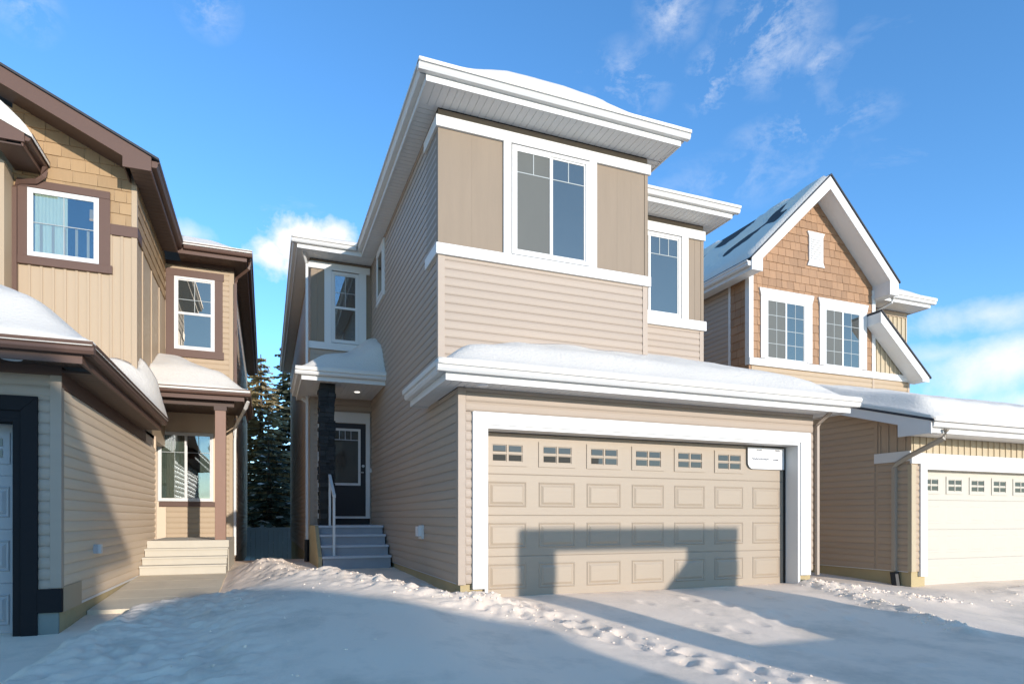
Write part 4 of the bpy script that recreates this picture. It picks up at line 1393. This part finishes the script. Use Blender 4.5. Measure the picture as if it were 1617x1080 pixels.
    obj('corner_trim', B(13.91, 13.98, U - .025, U, 3.4, 4.435), RSIDING, H)
    obj('corner_trim', B(15.14, 15.22, U - .025, U + .05, 3.4, 4.435), RSIDING, H)
    # gable roof: two slopes, rake boards, soffits
    y0 = 10.72
    rf_ = MB()
    rf_.prism([(ap_x, ap_z + .03), (xl, top(xl) + .03), (xl, top(xl) - .01), (ap_x, ap_z - .01)], 'y', y0 - .03, 20)
    rf_.prism([(ap_x + .001, ap_z + .03), (xr, top(xr) + .03), (xr, top(xr) - .01), (ap_x + .001, ap_z - .01)], 'y', y0 - .03, 20)
    obj('roof', rf_, SHINGLE, H)
    rk = MB()
    rk.prism([(ap_x, ap_z - .015), (xl + .03, top(xl + .03) - .015), (xl + .03, 6.36), (XA - .05, 6.36), (XA - .05, top(XA - .05) - .28), (ap_x, ap_z - .31)], 'y', y0, y0 + .03)
    rk.prism([(ap_x + .001, ap_z - .015), (xr - .03, top(xr - .03) - .015), (xr - .03, 6.36), (13.93, 6.36), (13.93, top(13.93) - .28), (ap_x + .001, ap_z - .31)], 'y', y0, y0 + .03)
    obj('rake_board', rk, WHITE, H)
    sf = MB()
    sf.prism([(ap_x, ap_z - .27), (XA - .05, top(XA - .05) - .27), (XA - .05, top(XA - .05) - .255), (ap_x, ap_z - .255)], 'y', y0 + .031, U - .001)
    sf.prism([(ap_x + .001, ap_z - .27), (13.95, top(13.95) - .27), (13.95, top(13.95) - .255), (ap_x + .001, ap_z - .255)], 'y', y0 + .031, U - .001)
    sf.box(xl + .06, XA - .05, y0 + .031, 14, 6.375, 6.39).box(13.95, xr - .05, y0 + .031, U + .3, 6.375, 6.39)
    sf.box(XA - .062, XA - .05, y0 + .031, U, 6.39, 6.72).box(13.94, 13.952, y0 + .031, U, 6.39, 6.72)
    obj('soffit', sf, SOFFIT, H)
    eave(H, '-x', xl + .03, y0 + .031, 14.5, 6.36, WHITE, WHITE)
    # lower catslide on the right
    t2 = lambda x: 6.17 - .86 * (x - 13.45)
    obj('roof', MB().prism([(13.70, t2(13.70) + .03), (15.42, t2(15.42) + .03), (15.42, t2(15.42) - .01), (13.70, t2(13.70) - .01)], 'y', y0 + .03, U + 3), SHINGLE, H)
    obj('rake_board', MB().prism([(13.70, t2(13.70) - .015), (15.38, t2(15.38) - .015), (15.38, 4.38), (15.14, 4.38), (15.14, t2(15.14) - .27), (13.70, t2(13.70) - .27)], 'y', y0 + .06, y0 + .09), WHITE, H)
    obj('soffit', MB().prism([(13.71, t2(13.71) - .02), (15.37, t2(15.37) - .02), (15.37, 4.40), (15.16, 4.40), (15.16, t2(15.16) - .26), (13.71, t2(13.71) - .26)], 'y', y0 + .091, U - .031), SOFFIT, H)
    w2 = obj('wall', MB().prism([(14.011, 4.60), (15.2, 4.60), (15.2, t2(15.2) - .2), (14.011, t2(14.011) - .2)], 'y', U, U + .14), RBATTEN, H)
    for k in range(8):
        x = 14.08 + k * .155
        zt = t2(x) - .24
        if zt > 4.65:
            obj('batten', B(x - .02, x + .02, U - .02, U, 4.60, zt), RBATTEN, w2)
    obj('band_board', B(14.02, 15.24, U - .045, U, 4.44, 4.60), WHITE, H)
    # left side of the upper floor
    w3 = obj('wall', B(XA, XA + .14, U + .141, 20, 2.6, 6.5), RSIDING, H)
    shakes(w3, '-x', XA, U + .1, U + .58, 3.2, 6.40, RSHAKE, .185, .16, .26, seed=31)
    obj('corner_trim', B(XA - .02, XA, U + .585, U + .655, 3.2, 6.4), WHITE, H)
    planks(w3, '-x', XA, U + .66, 20, 3.2, 6.40, SIDING)
    # back part on the right with its own eave
    w4 = obj('wall', B(14.2, 15.85, 11.75, 11.9, 3, 6.43), RBATTEN, H)
    for k in range(11):
        x = 14.3 + k * .155
        obj('batten', B(x - .02, x + .02, 11.73, 11.75, 4.6, 6.40), RBATTEN, w4)
    obj('frieze_board', B(14.3, 15.86, 11.72, 11.75, 6.30, 6.43), RSIDING, H)
    obj('wall', B(15.71, 15.85, 11.901, 20, 0, 6.43), RSIDING, H)
    eave(H, '-y', 11.20, 14.0, 16.02, 6.43, WHITE, WHITE, 0, .112)
    eave(H, '+x', 16.02, 11.226, 20, 6.43, WHITE, WHITE)
    soffit(H, 14.0, 15.995, 11.226, 11.72, 6.44, SOFFIT, 'y')
    downpipe(H, [(14.62, 11.15, 6.52), (14.62, 11.2, 6.40), (14.50, 11.5, 6.28), (14.45, 11.69, 6.2), (14.45, 11.69, 5)], WHITE)
    obj('wall', B(15.46, 15.6, G + .141, U, .0, 2.45), RSIDING, H)
    return H


RH = right_house()
snow_on('smooth snow sheet on the roof above the cream garage door', [(9.74, 16.2, 6.73, 11.19)], .3, 2.56,
        lambda x, y, d: .04 * sstep(0, .04, y - 6.73) + .26 * sstep(0, .5, y - 6.73) * sstep(0.0, .45, x - 9.70) - .06 * sstep(9, 11, y), zf=lambda x, y: 2.565 + .30 * (y - 6.75), seed=16.0, step=.08)
snow_on('snow on the far right hip roof behind the cedar gable', [(12.5, 16.13, 11.09, 20)], .38, 6.62, lambda x, y, d: .04 + .12 * sstep(0, .4, d), mask=lambda x, y: x > 14.2, roof_of=RH, edge=([14.2], []), seed=17.0, step=.12)


def gable_snow():
    sl = (8.83 - 6.60) / (12.02 - 9.72)
    zf = lambda x, y: 8.86 - sl * (12.02 - x)

    def t(x, y, d):
        n = nz(x, y, .8, 40) + .5 * nz(x, y, 2.1, 41)
        cover = sstep(-.2, .2, n + .5 * sstep(11.2, 10.2, x) + .12)
        return .10 * cover * sstep(0, .1, d) - .02 * (1 - cover)
    x0 = 9.72
    rects = [(9.70, 12.0, 10.72, 20)]
    xs = grid_lines(9.70, 11.98, .06); ys = grid_lines(10.72, 20, .10)
    o = obj('roof_snow', field(xs, ys, lambda x, y: zf(x, y) + t(x, y, edge_dist(rects, x, y)), lambda x, y: True), ROOFSNOW, None, smooth=True)
    tag(o, 'patchy snow on the shaded steep slope of the cedar gable roof', 'snow', 'snow lying on the roofs', 'stuff')


gable_snow()


# ------------------------------------------------------------------ fence and trees between the houses
def fence():
    F = thing('fence', 'grey blue vinyl fence across the gap between the tan and taupe houses', 'fence', (0, 25.6, -.85))
    y = 25.6
    for x in (-1.6, -.12, 1.35):
        p = obj('post', B(x - .06, x + .06, y - .06, y + .06, -1.2, .70), FENCEM, F)
        obj('cap', MB().prism([(x - .08, .70), (x + .08, .70), (x + .05, .75), (x - .05, .75)], 'y', y - .08, y + .08), FENCEM, p)
    for a, b in ((-1.54, -.18), (-.06, 1.29)):
        obj('rail', B(a, b, y - .04, y + .04, .55, .65), FENCEM, F)
        obj('rail', B(a, b, y - .04, y + .04, -.85, -.75), FENCEM, F)
        n = 8
        wd = (b - a) / n
        for k in range(n):
            obj('plank', B(a + k * wd + .004, a + (k + 1) * wd - .004, y - .018, y + .018, -.75, .55), FENCEM, F)


fence()


def spruce(x, y, z0, h, r, m, label, seed, snowy):
    rnd = random.Random(seed)
    T = thing('spruce_tree', label, 'tree', (x, y, z0), 'trees beyond the fence')
    obj('trunk', MB().tube([(x, y, z0 - .3), (x + .05, y, z0 + h * .5), (x, y, z0 + h)], [.20, .11, .02], 8), BARK, T)
    cr = MB(); sn = MB(); lb = MB()
    levels = int(h * 3.8)
    for k in range(levels):
        t = (k + .5) / levels
        zz = z0 + .25 + (h - .35) * t
        R_ = r * (1 - t) ** .7 * rnd.uniform(.75, 1.12) + .10
        nb = max(5, int(9 * (1 - t) + 4))
        a0 = rnd.uniform(0, 6.28)
        for b in range(nb):
            a = a0 + 2 * math.pi * b / nb + rnd.uniform(-.25, .25)
            L_ = R_ * rnd.uniform(.72, 1.1)
            droop = -.18 - .35 * (1 - t) + rnd.uniform(-.1, .1)
            ca, sa = math.cos(a), math.sin(a)
            end = Vector((x + ca * L_, y + sa * L_, zz + droop * L_ * .5))
            st = Vector((x, y, zz))
            lb.tube([st, end], [.03 * (1 - t) + .008, .004], 3)
            ns = max(6, int(L_ * 20))
            for i in range(ns):
                f = .12 + .88 * (i + rnd.random()) / ns
                p = st.lerp(end, f)
                wl = (.16 + .26 * (1 - f)) * min(1.0, .5 + L_ * .4)
                for sgn in (-1, 1):
                    q = a + sgn * rnd.uniform(.5, 1.1)
                    d = Vector((math.cos(q), math.sin(q), rnd.uniform(-.55, .05)))
                    e = p + d * wl * rnd.uniform(.7, 1.3)
                    s = Vector((-math.sin(q), math.cos(q), rnd.uniform(-.3, .3))) * rnd.uniform(.035, .075)
                    up = Vector((0, 0, rnd.uniform(.01, .04)))
                    cr.add([p - s * .6, p + s * .6, e * .65 + p * .35 + s + up, e, e * .65 + p * .35 - s - up], [(0, 1, 2, 3, 4)])
            if snowy and rnd.random() < snowy:
                f = rnd.uniform(.45, .95)
                p = st.lerp(end, f); q = rnd.uniform(.10, .24) * min(1, L_)
                n = 7
                vs = [(p.x, p.y, p.z + q * .38)] + [(p.x + q * math.cos(6.283 * i / n) * rnd.uniform(.6, 1.2), p.y + q * math.sin(6.283 * i / n) * rnd.uniform(.6, 1.2), p.z + rnd.uniform(-.05, .06)) for i in range(n)]
                sn.add(vs, [(0, 1 + i, 1 + (i + 1) % n) for i in range(n)])
    obj('crown', cr, m, T)
    obj('limbs', lb, BARK, T, kind='stuff')
    if snowy:
        obj('snow', sn, ROOFSNOW, T, smooth=True)


spruce(1.25, 32.5, -.95, 11.2, 3.0, NEEDLE, 'tall dark spruce beyond the fence, half hidden by the taupe house', 3, .15)
spruce(-.2, 30.4, -.95, 9.3, 2.9, NEEDLE2, 'spruce coloured sunlight gold beyond the fence, its upper half in sunlight', 5, .08)
spruce(.1, 27.6, -.9, 5.4, 1.9, NEEDLE, 'short snowy spruce just behind the fence', 8, .7)
spruce(-2.2, 32.5, -.95, 10.4, 2.8, NEEDLE2, 'spruce coloured sunlight gold beside the tan house, mostly hidden', 9, .1)


# ------------------------------------------------------------------ what stands across the street and throws the long shade
def across():
    H = thing('house', 'grey gabled house across the street behind the viewer', 'house', (1, -15, -.8))
    y1 = -11.0; y0 = -20
    prof = [(-3.15, 5.17), (-1.9, 6.48), (3.88, 6.48), (5.12, 5.17)]
    obj('wall', B(-2.6, 4.6, y0 + .3, y1 - .3, -1, 5.6), LSIDING, H)
    obj('roof', MB().prism(prof + [(5.12, 5.05), (3.7, 6.3), (-1.7, 6.3), (-3.15, 5.05)], 'y', y0, y1), ROOFSNOW, H)
    for a, b, c, d in ((-1.8, -.3, .3, 1.8), (1.9, 3.6, .3, 1.8), (-1.6, -.2, 3.4, 4.8), (2.0, 3.4, 3.4, 4.8)):
        window(H, '+y', y1 - .3, a, b, c, d, 2, glass=[GLASS, GLASS])
    obj('door', B(.4, 1.35, y1 - .3, y1 - .25, -.6, 1.5), DOORDARK, H)
    G_ = thing('garage', 'low grey garage across the street behind the viewer', 'garage', (6.4, -14, -.8))
    obj('wall', MB().prism([(4.85, -1), (7.88, -1), (7.88, 3.45), (5.7, 4.33), (4.85, 4.0)], 'y', -16, -11.15), LSIDING, G_)
    obj('roof', MB().prism([(5.7, 4.42), (7.98, 3.48), (7.98, 3.38), (5.7, 4.32)], 'y', -16.2, -11.0).prism([(5.699, 4.42), (4.75, 4.06), (4.75, 3.96), (5.699, 4.32)], 'y', -16.2, -11.0), ROOFSNOW, G_)
    obj('garage_door', B(5.2, 7.5, -11.15, -11.1, -.7, 1.6), CREAM, G_)


across()


def blocker():  # unseen and made up; its cut-out outline throws the shade across the garage door
    S = thing('blocker', 'grey timber shelter added unseen by the street to cast the shade on the garage door', 'blocker', (7.8, -2.3, -.7))
    m = mat('grey_timber', (.25, .24, .22), .7, .15, 4, (1, 1, .3))
    ya, yb = -2.38, -2.24
    X0, X1 = 6.10, 9.56
    obj('post', B(X0, X0 + .5, ya, yb, -.8, 2.93), m, S)
    obj('beam', B(X0 + .501, X1, ya, yb, 2.66, 2.93), m, S)
    obj('side_wall', B(8.70, X1, ya, yb, -.8, 2.659), m, S)
    obj('low_wall', B(X0 + .501, 8.699, ya, yb, -.8, 1.28), m, S)
    obj('brace', MB().prism([(7.6, 1.281), (8.699, 1.281), (8.699, 2.5)], 'y', ya, yb), m, S)


blocker()
